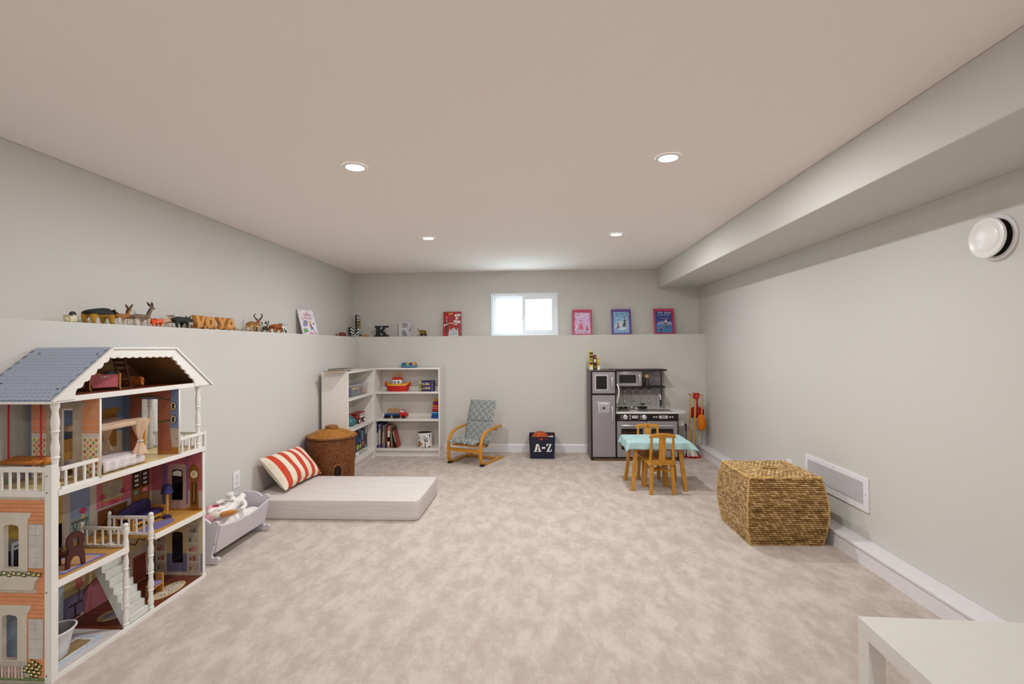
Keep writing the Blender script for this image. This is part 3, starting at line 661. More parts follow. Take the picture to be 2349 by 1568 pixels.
def u_fork(tt, x):
    b = B(); b.ell((x+.004, 5.83, .648), (.012, .005, .014))
    for i in (-1, 0, 1): b.tube([(x+.004+i*.006, 5.83, .645), (x+.006+i*.008, 5.83, .596)], .002, 5)
    b.build('tines', MET, tt)
utensil('toy_spoon', 'grey toy spoon, first from the fridge on the hook row', .99, u_spoon); utensil('toy_turner', 'grey toy turner, second from the fridge on the hook row', 1.087, u_turner)
utensil('toy_ladle', 'dark toy ladle with round bowl hanging over the burners', 1.185, u_ladle); utensil('toy_fork', 'grey toy fork hanging nearest the tap', 1.279, u_fork)
def grinder(label, x, y, r, h, bodyc, capc):
    tt = thing('toy_grinder', label, 'bottle', (x, y, .828), 0, 'toy grinders on the kitchen shelf')
    B().lathe([(r, 0), (r*1.05, h*.1), (r*.75, h*.45), (r*.65, h*.72), (r*.001, h*.72)], (x, y, .8285), 18).build('bottle_body', bodyc, tt); B().lathe([(r*.7, h*.72), (r*.78, h*.75), (r*.78, h*.93), (r*.5, h), (.001, h)], (x, y, .8285), 18).build('cap', capc, tt)
grinder('dark bottle with a pale wooden cap beside the toy microwave', 1.258, 5.85, .030, .135, mat('3a3434', .25), mat('c9a254', .5)); grinder('brown grinder half hidden behind the dark bottle on the toy shelf', 1.222, 5.915, .024, .14, mat('4a3420', .4), mat('a87f36', .5))
# cloth by the burners
g = G('black_white_check', .8); ch = g.n('ShaderNodeTexChecker', Scale=70.0); g.set(ch.inputs['Vector'], g.coord('Object')); ch.inputs['Color1'].default_value = lin('15151a'); ch.inputs['Color2'].default_value = lin('e8e8e8'); g.col(ch.outputs['Color'])
b = B(); b.grid(lambda u, v: ((u-.5)*.085, (v-.5)*.07, .004+.018*abs(math.sin(3*u+4*v))+.012*math.sin(9*v)*u+.01), 10, 10); o = b.build('checked_cloth', g.m, solid=.004, smooth=1.2); o.location = (1.075, 5.80, .551); tag(o, 'black and white checked cloth crumpled between the toy burners', 'cloth')
def pan(label, x, y):
    tt = thing('toy_pan', label, 'pan', (x, y, .551), 0, 'toy pans on the counter'); B().lathe([(.001, .002), (.050, .002), (.060, .022), (.057, .022), (.048, .006), (.001, .006)], (x, y, .551), 28, cap=False).build('pan_body', mat('141416', .35), tt); B().tube([(x-.058, y, .570), (x-.10, y+.01, .576)], .006, 8).build('pan_handle', mat('1a1a1c', .4), tt)
pan('black toy pan behind the left burner', .985, 5.895); pan('black toy pan behind the right burner', 1.22, 5.93)
# things on the fridge top
def box_toy(name, label, x0, x1, y0, y1, z0, z1, c, bands):
    tt = thing(name, label, 'box', ((x0+x1)/2, (y0+y1)/2, z0), 0, 'food boxes on the toy fridge'); o = B().box(x0, x1, y0, y1, z0, z1).build('carton', mat(c, .5), tt, bevel=.001)
    for a, b_, cc in bands: B().box(x0+.002, x1-.002, y0-.0012, y0+.001, z0+(z1-z0)*a, z0+(z1-z0)*b_).build('printed_band', mat(cc, .5), o)
box_toy('food_box', 'tall yellow food box on the toy fridge', .577, .620, 5.76, 5.86, 1.0265, 1.245, 'd9c23e', [(.0, .18, 'e8e4de'), (.28, .42, '6a1f1c'), (.5, .56, '2c2a24'), (.62, .78, '5a3a1c'), (.82, .94, '3a3a20')])
box_toy('food_box', 'black patterned food box, middle of the three on the toy fridge', .626, .657, 5.75, 5.83, 1.0265, 1.20, '1f1b18', [(.1, .3, '8a6a28'), (.5, .72, 'd9d6cf'), (.8, .95, 'a8322a')])
box_toy('food_box', 'short yellow food box on the toy fridge', .665, .700, 5.76, 5.84, 1.0265, 1.160, 'dcae2e', [(0, .35, 'ebe6e0'), (.42, .5, 'c8702a'), (.75, .85, 'e8c860')])
# ------------------------------------------------------------------ little table with cloth, two chairs
WD = mat('c48a2e', .42, var=.09, grain='Z'); WDX = mat('bd8228', .42, var=.09, grain='X')
TXc, TYc = 1.060, 4.645
t = thing('kids_table', "small wooden children's table under an aqua cloth in front of the toy kitchen", 'table', (TXc, TYc, 0))
b = B(); b.prism(rrect(TXc-.255, TXc+.255, TYc-.165, TYc+.165, .03), 'Z', .418, .436); b.build('tabletop', WDX, t, bevel=.003)
for (fx, fy), (hx_, hy_) in (((.824, 4.466), (.866, 4.515)), ((1.290, 4.455), (1.250, 4.512)), ((.818, 4.808), (.866, 4.765)), ((1.288, 4.798), (1.25, 4.762))): B().bar((fx, fy, 0), (hx_, hy_, .418), .032, .030, (0, 1, 0)).build('leg', WD, t, bevel=.004)
for (a, b_) in (((.860, 4.505, .36), (1.252, 4.77, .33)), ((.860, 4.77, .33), (1.252, 4.505, .36))): B().bar(a, b_, .018, .024).build('stretcher', WDX, t, bevel=.002)
g = G('aqua_dotted_cotton', .85, spec=.15); u, v, _ = g.xyz(g.coord('UV')); u = g.m_('MULTIPLY', u, 56); v = g.m_('MULTIPLY', v, 40)
row = g.m_('MULTIPLY', g.m_('MODULO', g.m_('FLOOR', v), 2), .5); du = g.m_('SUBTRACT', g.m_('FRACT', g.m_('ADD', u, row)), .5); dv = g.m_('SUBTRACT', g.m_('FRACT', v), .5)
dd = g.m_('SQRT', g.m_('ADD', g.m_('MULTIPLY', du, du), g.m_('MULTIPLY', dv, dv))); g.col(g.mix(g.m_('LESS_THAN', dd, .24), g.ramp(g.noise(g.coord('Object'), 12, 3), [(.3, lin('95b9ba')), (.7, lin('a9cdcd'))]), lin('d6e7e6')))
def cloth(u, v):
    x, y = (u-.5)*.705, (v-.5)*.505; hx, hy = .266, .176
    dx = max(0, abs(x)-hx); dy = max(0, abs(y)-hy); d = math.hypot(dx, dy); sx, sy = math.copysign(1, x), math.copysign(1, y)
    r = .012; X = min(abs(x), hx); Y = min(abs(y), hy)
    out = min(d, r)*.9+max(0, d-r)*.16; rip = .006*math.sin(x*42+1)*(dy/.075)+.006*math.sin(y*40)*(dx/.085)
    if d > 0: X += out*dx/d+(rip if dx > dy else 0); Y += out*dy/d+(rip if dy >= dx else 0)
    if dx > 0 and dy > 0: X += .028*d/.1*(.5+dx); Y += .028*d/.1*(.5+dy)
    z = .4405-max(0, d-.004)*.94
    if sx > 0 and dx > 0: X += .45*dx; z += .25*dx
    return (X*sx, Y*sy, z+.0006*math.sin(x*30)*math.sin(y*26))
o = B().grid(cloth, 70, 52).build('tablecloth', g.m, smooth=1.2, solid=.0015); o.location = (TXc, TYc, 0); tag(o, 'aqua cloth with white dots draped over the small table', 'tablecloth')
def kchair(label, loc, rz):
    t = thing('kids_chair', label, 'chair', loc, rz, "children's wooden chairs at the small table")
    L = dict(world=False)
    b = B(); b.prism(rrect(-.122, .122, -.128, .128, .03), 'Z', .258, .274); b.build('seat', WDX, t, bevel=.004, **L)
    for sx in (-1, 1):
        for sy in (-1, 1): B().bar((sx*.100, sy*.118, 0), (sx*.088, sy*.095, .258), .030, .026, (0, 1, 0)).build('leg', WD, t, bevel=.003, **L)
        B().tube([(sx*.102, -.100, .27), (sx*.096, -.112, .38), (sx*.094, -.128, .505)], [.0125, .0125, .011], 10).build('back_post', WD, t, **L)
    B().bar((0, -.106, .27), (0, -.130, .505), .058, .012, (0, 1, 0)).build('back_splat', WD, t, bevel=.002, **L)
    pr = [(-.114, .498), (-.114, .512), (-.105, .527), (-.06, .535), (0, .538), (.06, .535), (.105, .527), (.114, .512), (.114, .498), (.06, .500), (0, .501), (-.06, .500)]
    b = B(); b.prism(pr, 'Y', -.146, -.120); b.build('top_rail', WDX, t, bevel=.005, **L)
    B().bar((-.09, -.1, .20), (.09, .1, .19), .016, .020).build('stretcher', WDX, t, **L); B().bar((.09, -.1, .20), (-.09, .1, .19), .016, .020).build('stretcher', WDX, t, **L)
    return t
kchair('wooden chair with its back to the camera, in front of the small table', (1.058, 4.468, 0), .03)
t = kchair('wooden chair behind the small table, facing the camera, with a red sticker', (1.050, 4.745, 0), PI)
o = B(); o.prism(rrect(-.009, .009, .506, .526, .004), 'Y', -.1195, -.1185); o.build('sticker', mat('b5302c', .5), t, world=False)
# ------------------------------------------------------------------ toy cleaning set
RED = mat('b51412', .4); LW = mat('cf9a4a', .5, var=.08, grain='Z')
cx, cy = 1.770, 5.845
t = thing('cleaning_stand', 'red and wood toy broom stand in the back right corner', 'toy stand', (cx, cy, 0))
B().lathe([(.103, 0), (.103, .012), (.096, .018), (.001, .018)], (cx, cy, 0), 36).build('base', RED, t); B().tube([(cx+.012, cy, .018), (cx+.048, cy, .69)], .0125, 12).build('pole', LW, t)
B().box(cx+.02, cx+.084, cy-.03, cy+.03, .678, .745).build('top_block', RED, t, bevel=.004); B().tube([(cx-.03, cy-.002, .727), (cx+.145, cy-.002, .717)], .0075, 10).build('peg_bar', LW, t)
B().lathe([(.006, 0), (.005, -.003), (.0005, -.003)], (cx+.05, cy-.03, .712), 10, 'Y', False).build('screw', mat('c9b08a', .5), t)
t = thing('toy_mop', 'toy mop with white strings hanging from the red stand', 'mop', (1.712, 5.79, .019))
B().tube([(1.752, 5.825, .70), (1.745, 5.82, .55), (1.722, 5.80, .14)], .0085, 10).build('handle', LW, t); B().tube([(1.752, 5.825, .70), (1.746, 5.832, .735), (1.742, 5.845, .735)], .003, 6).build('hanging_cord', mat('3b5a72', .6), t)
b = B(); b.box(1.685, 1.757, 5.78, 5.815, .118, .150); b.build('mop_clamp', mat('14204a', .5), t, bevel=.006)
for i in range(34):
    a = random.uniform(-1, 1); x0 = 1.72+a*.03; bx_ = 1.715+a*.085; by = 5.755-random.uniform(0, .04)
    B().tube([(x0, 5.795, .122), (x0+(bx_-x0)*.55, by+.02, .08), (bx_, by, .024+random.uniform(0, .01))], .0032, 5).build('mop_string', mat('e4ddd2', .9), t)
t = thing('toy_duster', 'orange fluffy toy duster hanging on the right of the red stand', 'duster', (1.880, 5.84, .305))
b = B()
def dus(u, v):
    a = 2*PI*u; tt = v*PI; r = .048*math.sin(tt)**.6; k = 1+.10*math.sin(a*9+v*40)*math.sin(v*55); return (1.880+r*k*math.cos(a), 5.838+r*k*.8*math.sin(a), .495-.19*(1-math.cos(tt))/2)
b.grid(dus, 60, 60, True); b.build('fluffy_head', mat('e07a12', .9, var=.2, vs=120), t, smooth=1.2); B().tube([(1.884, 5.838, .48), (1.892, 5.838, .69)], .0065, 8).build('handle', LW, t)
B().tube([(1.892, 5.838, .69), (1.893, 5.843, .722)], .003, 6).build('hanging_cord', mat('b06a52', .6), t)
t = thing('toy_dustpan', 'red toy dustpan hanging behind the orange duster', 'dustpan', (1.848, 5.895, .445))
pan_o = [(1.775, .447), (1.918, .447), (1.922, .53), (1.905, .562), (1.870, .575), (1.860, .58), (1.857, .672), (1.836, .672), (1.833, .58), (1.800, .575), (1.778, .56)]
b = B(); b.prism(pan_o, 'Y', 5.888, 5.894); b.build('pan_plate', RED, t, bevel=.002); b = B(); b.box(1.775, 1.781, 5.86, 5.89, .447, .56); b.box(1.913, 1.919, 5.86, 5.89, .447, .55); b.build('pan_side', RED, t, bevel=.002)
t = thing('toy_brush', 'slim toy brush with navy grip hanging beside the toy oven', 'brush', (1.688, 5.80, .17))
B().tube([(1.690, 5.80, .305), (1.689, 5.80, .39)], .009, 10).build('grip', mat('11123c', .4), t); B().tube([(1.689, 5.80, .17), (1.690, 5.80, .31)], .003, 6).build('shaft', mat('4d4a4c', .4, .5), t)
B().box(1.668, 1.71, 5.79, 5.81, .14, .172).build('bristles', mat('25263c', .9), t, bevel=.003)
# ------------------------------------------------------------------ doll cradle with dolls
CR = mat('cfc9d0', .4, var=.01); CRW = mat('ecebee', .4, var=.01)
ccx, cy0, cy1 = -2.090, 2.855, 3.405
t = thing('doll_cradle', 'pale lilac wooden doll cradle on rockers beside the dollhouse', 'doll cradle', (ccx, (cy0+cy1)/2, 0))
half = [(0, .284), (.035, .282), (.065, .272), (.085, .258), (.092, .250), (.100, .256), (.115, .264), (.133, .264), (.145, .254), (.147, .240), (.138, .222), (.126, .16), (.112, .10), (.100, .055), (.102, .046), (.112, .042), (.125, .048), (.138, .048), (.148, .040), (.149, .026), (.138, .014), (.10, .006), (.05, .001), (0, 0)]
out = [(ccx+x, z) for x, z in half]+[(ccx-x, z) for x, z in half[::-1][1:-1]]
for y in (cy0, cy1):
    b = B(); b.prism(out, 'Y', y-.009, y+.009); b.build('end_panel', CR, t, bevel=.002, seg=1)
    for x in (.118, -.118): B().lathe([(.005, 0), (.004, -.002), (.0005, -.002)], (ccx+x, y-.009, .13), 8, 'Y', False).build('screw', mat('8d8a8c', .4), t)
n = 40
for s in (-1, 1):
    def top(w_):
        x = abs(2*w_-1); return .196+.038*max(0, (x-.15)/.85)**1.6+(.006 if x < .10 else 0)
    v = []
    for i in range(n+1):
        w_ = i/n; y = cy0+.010+(cy1-cy0-.02)*w_
        for zz, xx in ((.066, .112), (top(w_), .112+.030*(top(w_)-.066)/.13)):
            v.append((ccx+s*xx, y, zz)); v.append((ccx+s*(xx-.012), y, zz))
    f = []
    for i in range(n):
        k = 4*i; f += [(k, k+4, k+6, k+2), (k+1, k+3, k+7, k+5), (k+2, k+6, k+7, k+3), (k, k+1, k+5, k+4)]
    f += [(0, 2, 3, 1), (4*n, 4*n+1, 4*n+3, 4*n+2)]
    B().add(v, f).build('side_panel', CR, t, bevel=.0015, seg=1)
B().box(ccx-.100, ccx+.100, cy0+.01, cy1-.01, .066, .076).build('cradle_bottom', CR, t)
def skin(name, verts, edges, rad, m, parent, sub=2):
    me = bpy.data.meshes.new(name); r = parent
    while r and r.parent: r = r.parent
    o_ = r.location if r else Vector((0, 0, 0))
    me.from_pydata([tuple(Vector(v)-o_) for v in verts], edges, []); me.materials.append(m); ob = bpy.data.objects.new(name, me); COL.objects.link(ob)
    if parent: ob.parent = parent
    q = ob.modifiers.new('skin', 'SKIN'); q.use_smooth_shade = True
    for i, d in enumerate(me.skin_vertices[0].data):
        d.radius = (rad[i],)*2 if not hasattr(rad[i], '__len__') else rad[i]; d.use_root = (i == 0)
    s = ob.modifiers.new('sub', 'SUBSURF'); s.levels = sub; s.render_levels = sub; return ob
def speck(name, c, d, scale, thr=.34):
    g = G(name, .9, spec=.1); x = g.n('ShaderNodeTexVoronoi', Scale=float(scale)); g.set(x.inputs['Vector'], g.coord('Object')); g.col(g.mix(g.m_('LESS_THAN', x.outputs['Distance'], thr), lin(c), lin(d))); return g.m
DOT = speck('dotted_white_cotton', 'efeae6', '4c4a50', 75, .16)
def doll(name, label, at, pose, mats, hair=None):
    """rag doll: body one continuous surface, head with face, arms and legs"""
    tt = thing(name, label, 'doll', at); p = [Vector(at)+Vector(q) for q in pose['j']]
    skin('body', p, pose['e'], pose['r'], mats[0], tt); return tt
HUM_E = [(0, 1), (1, 2), (2, 3), (1, 4), (4, 5), (5, 6), (1, 7), (7, 8), (8, 9), (0, 10), (10, 11), (11, 12), (0, 13), (13, 14), (14, 15)]
HUM_R = [.034, .030, .014, .036, .016, .013, .015, .016, .013, .015, .020, .017, .017, .020, .017, .017]
b0 = (-2.055, 3.10, .232)
doll('rag_doll', 'white dotted rag doll lying on top in the doll cradle', b0, dict(j=[(0, .03, .015), (.005, .10, .04), (0, .14, .055), (0, .175, .065), (.05, .095, .045), (.085, .06, .03), (.09, .0, .02), (-.05, .10, .045), (-.085, .07, .05), (-.09, .01, .055), (.025, -.03, .03), (.04, -.09, .04), (.03, -.15, .03), (-.025, -.03, .03), (-.05, -.09, .045), (-.03, -.14, .04)], e=HUM_E, r=HUM_R), [DOT])
b1 = (-2.10, 3.19, .232)
doll('plush_rabbit', 'white plush rabbit with long ears leaning in the doll cradle', b1, dict(j=[(0, 0, .015), (0, .01, .055), (0, .005, .08), (0, .0, .105), (.03, .0, .055), (.055, -.02, .04), (.06, -.04, .03), (-.03, .0, .055), (-.055, -.01, .045), (-.06, -.04, .04), (.02, -.04, .01), (.03, -.07, .02), (.03, -.08, .045), (-.02, -.04, .01), (-.03, -.07, .02), (-.03, -.08, .04)], e=HUM_E, r=[.04, .034, .016, .036]+[.015]*6+[.018]*6), [mat('ece7e2', .9, bump=.3)])
t = thing('red_bundle', 'crimson doll dress lying behind the rag doll in the cradle', 'doll clothes', (-2.15, 3.07, .20))
skin('dress', [(-2.15, 3.03, .235), (-2.14, 3.10, .262), (-2.13, 3.15, .255), (-2.18, 3.10, .25)], [(0, 1), (1, 2), (1, 3)], [.03, .038, .02, .02], mat('a81a34', .85), t)
t = thing('baby_doll', 'baby doll in pink with an outstretched tan arm at the near end of the cradle', 'doll', (-2.03, 2.95, .19))
SK = mat('c8823c', .5, var=.03)
skin('body', [(-2.08, 2.96, .215), (-2.09, 3.02, .225), (-2.05, 2.95, .225), (-2.12, 2.92, .235)], [(0, 1), (0, 2), (0, 3)], [.045, .04, .03, .03], mat('d99aa2', .9, var=.15, vs=60), t)
skin('sleeve', [(-2.055, 2.925, .262), (-2.025, 2.935, .272), (-2.000, 2.945, .272)], [(0, 1), (1, 2)], [.030, .028, .022], mat('ddd5c4', .9), t)
skin('arm', [(-2.005, 2.945, .272), (-1.975, 2.957, .272), (-1.945, 2.967, .276), (-1.928, 2.975, .282), (-1.921, 2.972, .293), (-1.918, 2.980, .288), (-1.918, 2.985, .281), (-1.922, 2.988, .273), (-1.938, 2.962, .294)], [(0, 1), (1, 2), (2, 3), (3, 4), (3, 5), (3, 6), (3, 7), (2, 8)], [.019, .018, .0165, .015, .0055, .0055, .0055, .005, .006], SK, t)
skin('bonnet', [(-2.075, 2.905, .258), (-2.045, 2.895, .256), (-2.02, 2.885, .246)], [(0, 1), (1, 2)], [.035, .040, .028], mat('c89098', .9, var=.2, vs=90, bump=.5, bs=150), t)
skin('leg', [(-2.10, 2.98, .265), (-2.12, 3.02, .285), (-2.145, 3.05, .28)], [(0, 1), (1, 2)], [.024, .02, .018], mat('e0a6aa', .9), t)

t = thing('doll_blanket', 'white dotted doll blanket crumpled under the dolls in the cradle', 'blanket', (ccx, 3.13, .078))
b = B(); b.grid(lambda u, v: (ccx-.105+.21*u, 2.88+.47*v, .150+.045*math.sin(u*5+v*9)*math.sin(v*13+1)*.6+.050*math.sin(PI*u)*(.6+.4*v)), 24, 40); b.build('blanket_top', DOT, t, smooth=1.2)
b = B(); b.box(ccx-.098, ccx+.098, 2.88, 3.35, .078, .14); b.build('cradle_pad', mat('e3dde0', .9), t, bevel=.012)
# ------------------------------------------------------------------ things on the back bookcase
BC = {k: mat(v, .45) for k, v in dict(red='c21f17', yel='e3a51e', blu='2456a6', nav='171c52', grn='4f8f3a', lim='9fb32f', pur='6a2f86', pnk='d8607e', tea='2f8f96', org='d9661c', blk='141315', wht='efece8', brn='7a4a24', sky='5fa6d6').items()}
t = thing('toy_boat', 'red and yellow toy boat with eyes on the top shelf', 'toy boat', (-1.737, 5.875, .775))
def hull(k0, k1, z0, z1, m, name):
    b = B(); n = 36
    def ring_(k, z, zl): return [(-1.737+.150*k*math.copysign(abs(math.cos(a))**.8, math.cos(a)), 5.875+.070*k*math.copysign(abs(math.sin(a))**.9, math.sin(a)), z+zl*abs(math.cos(a))**6) for a in [2*PI*i/n for i in range(n)]]
    r0, r1 = ring_(k0, z0, 0), ring_(k1, z1, .03); b.add(r0+r1, [(i, (i+1) % n, n+(i+1) % n, n+i) for i in range(n)]+[tuple(range(n))[::-1], tuple(range(n, 2*n))]); return b.build(name, m, t)
hull(.86, 1.0, .7755, .842, BC['red'], 'hull'); hull(.965, .93, .843, .862, BC['yel'], 'deck')
for s in (-1, 1):
    b = B(); b.tube([(-1.737+s*.146, 5.875, .845), (-1.737+s*.150, 5.875, .875), (-1.737+s*.140, 5.875, .892)], [.014, .011, .006]); b.build('prow', BC['red'], t); B().lathe([(.006, -.008), (.006, .008)], (-1.737+s*.152, 5.875, .84), 10, 'X').build('peg', BC['red'], t)
o = B().box(-1.79, -1.688, 5.835, 5.915, .862, .915).build('cabin', BC['wht'], t, bevel=.008); B().box(-1.794, -1.684, 5.831, 5.919, .915, .945).build('cabin_roof', BC['red'], o, bevel=.008)
for s in (-1, 1):
    for r, c, y in ((.017, BC['wht'], 5.836), (.0155, mat('40386a', .4), 5.8345), (.009, mat('b9b6cc', .4), 5.833), (.005, BC['blk'], 5.8315)): B().lathe([(r, 0), (r*.9, -.003), (.0005, -.0035)], (-1.739+s*.022, y, .886), 18, 'Y', False).build('eye', c, o)
B().tube([(-1.79, 5.875, .935), (-1.791, 5.875, .975), (-1.785, 5.875, .983), (-1.691, 5.875, .983), (-1.685, 5.875, .975), (-1.686, 5.875, .935)], .0065, 8).build('handle', BC['yel'], t)
t = thing('game_box', 'small navy and green game box on the top shelf beside the boat', 'box', (-1.370, 5.85, .775), .0)
o = B().box(-1.462, -1.428, 5.822, 5.885, .7755, .902).build('green_end', mat('7f8a34', .5), t, bevel=.002)
o = B().box(-1.4278, -1.280, 5.818, 5.885, .7755, .903).build('carton', mat('1d1656', .45), t, bevel=.002)
for z, cs in ((.812, ('7b6a5a', 'b06a3a', 'cfc7d8', '9a7fb0', 'd8d4e6')), (.862, ('c9b7c4', '8f86a0', 'd9d4e0', 'd8c25a', 'b46a7a'))):
    B().box(-1.420, -1.325, 5.8168, 5.8185, z-.011, z-.003).build('printed_strip', mat('d8b45a', .5), o)
    for i, c in enumerate(cs): B().box(-1.417+i*.019, -1.405+i*.019, 5.8165, 5.8185, z-.002, z+.018).build('printed_picture', mat(c, .5), o)
for i in range(4): B().box(-1.310, -1.292, 5.8168, 5.8185, .79+i*.028, .803+i*.028).build('printed_picture', mat('8f90b8', .5), o)
for z0, z1 in ((.79, .805), (.868, .892)): B().box(-1.457, -1.434, 5.8208, 5.8225, z0, z1).build('printed_strip', mat('c9cf9a', .5), o)
t = thing('toy_truck', 'red and blue wooden log truck on the middle shelf', 'toy truck', (-1.752, 5.86, .447))
B().box(-1.896, -1.706, 5.835, 5.890, .482, .504).build('trailer_bed', mat('234f93', .45), t, bevel=.003); B().box(-1.80, -1.66, 5.842, 5.883, .466, .484).build('chassis', BC['blk'], t)
b = B(); b.prism([(-1.704, .475), (-1.704, .535), (-1.694, .548), (-1.660, .548), (-1.650, .520), (-1.622, .510), (-1.610, .490), (-1.610, .468), (-1.700, .468)], 'Y', 5.832, 5.893); cb_ = b.build('cab', BC['red'], t, bevel=.005)
for x in (-1.688, -1.662): B().box(x-.010, x+.010, 5.8305, 5.8325, .520, .542).build('cab_window', BC['wht'], cb_, bevel=.001)
for x in (-1.878, -1.852, -1.772, -1.732, -1.662):
    for y in (5.826, 5.885): B().lathe([(.019, 0), (.020, .003), (.020, .013), (.018, .015)], (x, y, .4675), 18, 'Y').build('wheel', BC['blk'], t)
for i in range(8): B().tube([(-1.855+i*.019, 5.862, .505), (-1.858+i*.0195, 5.862, .566)], .0082, 10).build('log', mat('b98a5a', .6, var=.1, grain='Z'), t)
t = thing('ring_stacker', 'rainbow ring stacker at the right end of the middle shelf', 'toy', (-1.272, 5.88, .447)); z = .4475
for r, h, c in ((.056, .030, BC['blu']), (.050, .024, mat('1f66b0', .4)), (.046, .025, BC['sky']), (.045, .026, BC['red']), (.044, .026, BC['pnk']), (.038, .028, BC['org']), (.034, .040, mat('7a1462', .4))):
    B().lathe([(r*.7, 0), (r, h*.2), (r*1.03, h*.5), (r, h*.8), (r*.7, h)], (-1.272, 5.88, z), 24).build('ring', c, t); z += h
B().ell((-1.272, 5.88, z+.018), (.027, .027, .022)).build('top_ball', BC['yel'], t)
# bucket with animal print
t = thing('toy_bucket', 'white tin bucket with a printed tree on the bottom shelf', 'bucket', (-1.406, 5.87, .096)); c = (-1.406, 5.87, .0965)
o = B().lathe([(.086, 0), (.092, .01), (.092, .165), (.094, .175), (.094, .18), (.089, .18), (.088, .02), (.001, .012)], c, 40, cap=False).build('bucket_body', BC['wht'], t); B().lathe([(.088, .178), (.001, .178)], c, 32, cap=False).build('dark_lid', mat('2a2430', .6), o)
B().tube([(-1.406+.094*math.cos(a), 5.87, .2700+.080*math.sin(a)) for a in [PI*i/20 for i in range(21)]], .0022, 6).build('wire_handle', mat('b5aea8', .4, .4), t)
def wrap(b, r=.0925):
    b.v = [(c[0]+r*math.sin(x/r)*(1+(-yy)*3), c[1]-r*math.cos(x/r)*(1+(-yy)*3), c[2]+z) for x, yy, z in b.v]; return b
def pr(name, poly, m): return wrap(B().prism(poly, 'Y', -.004, .001)).build(name, m, o)
pr('printed_trunk', [(.018, .012), (.030, .012), (.027, .085), (.022, .085)], mat('2a2440', .6))
for i in range(7):
    a = math.radians(20+i*23); pr('printed_branch', [(.022, .080), (.027, .080), (.025+.042*math.cos(a)+.003, .092+.04*math.sin(a)), (.025+.042*math.cos(a)-.003, .092+.04*math.sin(a)+.003)], mat('56546a', .6))
for x, z, w_, h, cc in ((-.068, .02, .03, .07, '7c4038'), (-.05, .05, .02, .035, 'c8962e'), (-.032, .045, .022, .025, '8a4a2a'), (-.055, .015, .05, .02, 'b5806a'), (.036, .075, .02, .018, '6a2a22'), (-.062, .115, .02, .014, '56546a'), (.055, .005, .04, .018, '3a2c30'), (-.01, .004, .05, .010, '6a5a48')): pr('printed_animal', [(x, z), (x+w_, z), (x+w_*.9, z+h), (x+w_*.2, z+h*.9)], mat(cc, .6))
pr('printed_corner', [(.045, .165), (.085, .165), (.085, .12)], mat('2c2a52', .6)); pr('printed_line', [(-.075, .142), (-.005, .142), (-.005, .149), (-.075, .149)], mat('6f6f86', .6)); pr('printed_line', [(.008, .142), (.028, .142), (.028, .149), (.008, .149)], mat('6f6f86', .6))
# books in the lower left
def book(label, x, w_, h, d, lean, cc, pages=True, y0=5.80, z0=.0968, group='books standing on the bottom shelf', band=None):
    tt = thing('book', label, 'book', (x, y0, z0), 0, group); R_ = Matrix.Translation((x, 0, z0)) @ Matrix.Rotation(lean, 4, 'Y') @ Matrix.Translation((-x, 0, -z0))
    o = B().box(x, x+w_, y0, y0+.004, z0, z0+h); o.box(x, x+.0025, y0, y0+d, z0, z0+h); o.box(x+w_-.0025, x+w_, y0, y0+d, z0, z0+h); o = o.xf(R_).build('cover', mat(cc, .5), tt)
    B().box(x+.0025, x+w_-.0025, y0+.004, y0+d-.004, z0+.004, z0+h-.004).xf(R_).build('pages', mat('d9d0c0', .8), tt)
    for a, b_, bc_ in band or (): B().box(x+.002, x+w_-.002, y0-.0006, y0+.001, z0+h*a, z0+h*b_).xf(R_).build('spine_print', mat(bc_, .5), tt)
    return tt
book('thin navy book at the far left end of the bottom shelf', -1.976, .014, .305, .20, 0, '232a4a', band=[(.1, .6, 'c9c6d2')])
book('lilac spined book near the left end of the bottom shelf', -1.960, .031, .285, .21, .01, '8d79a6', band=[(.18, .75, 'b9b39a'), (.06, .12, '4a3a66'), (.85, .9, '5a4a76')])
book('dark purple book beside the lilac book', -1.927, .012, .29, .20, .02, '3a2a56')
book('thick tan book in the middle of the book row', -1.913, .020, .27, .2, .03, '8f806c', band=[(.2, .7, 'c4b68e')])
book('pale thin book leaning beside the tan book', -1.891, .011, .27, .18, .05, 'c9c2b4')
book('dark brown book between the pale and the orange books', -1.879, .008, .262, .19, .05, '3b2c2a')
book('orange spined book in the book row', -1.869, .017, .245, .18, .04, 'b04a22', band=[(0, .2, '4a2a5a')])
book('pink and white spined book in the book row', -1.850, .026, .262, .19, .04, 'd98488', band=[(.12, .8, 'ecdccf'), (.3, .5, 'e6a8a4')])
book('olive green book leaning to the left', -1.800, .020, .250, .18, -.07, '7d7448', band=[(.1, .8, '8f8658')])
book('dark book leaning behind the olive book', -1.768, .012, .235, .18, -.13, '2c2420')
book('red paperback leaning at the end of the book row', -1.736, .012, .215, .16, -.25, '9a3428', band=[(.3, .95, 'c9c2ae')])
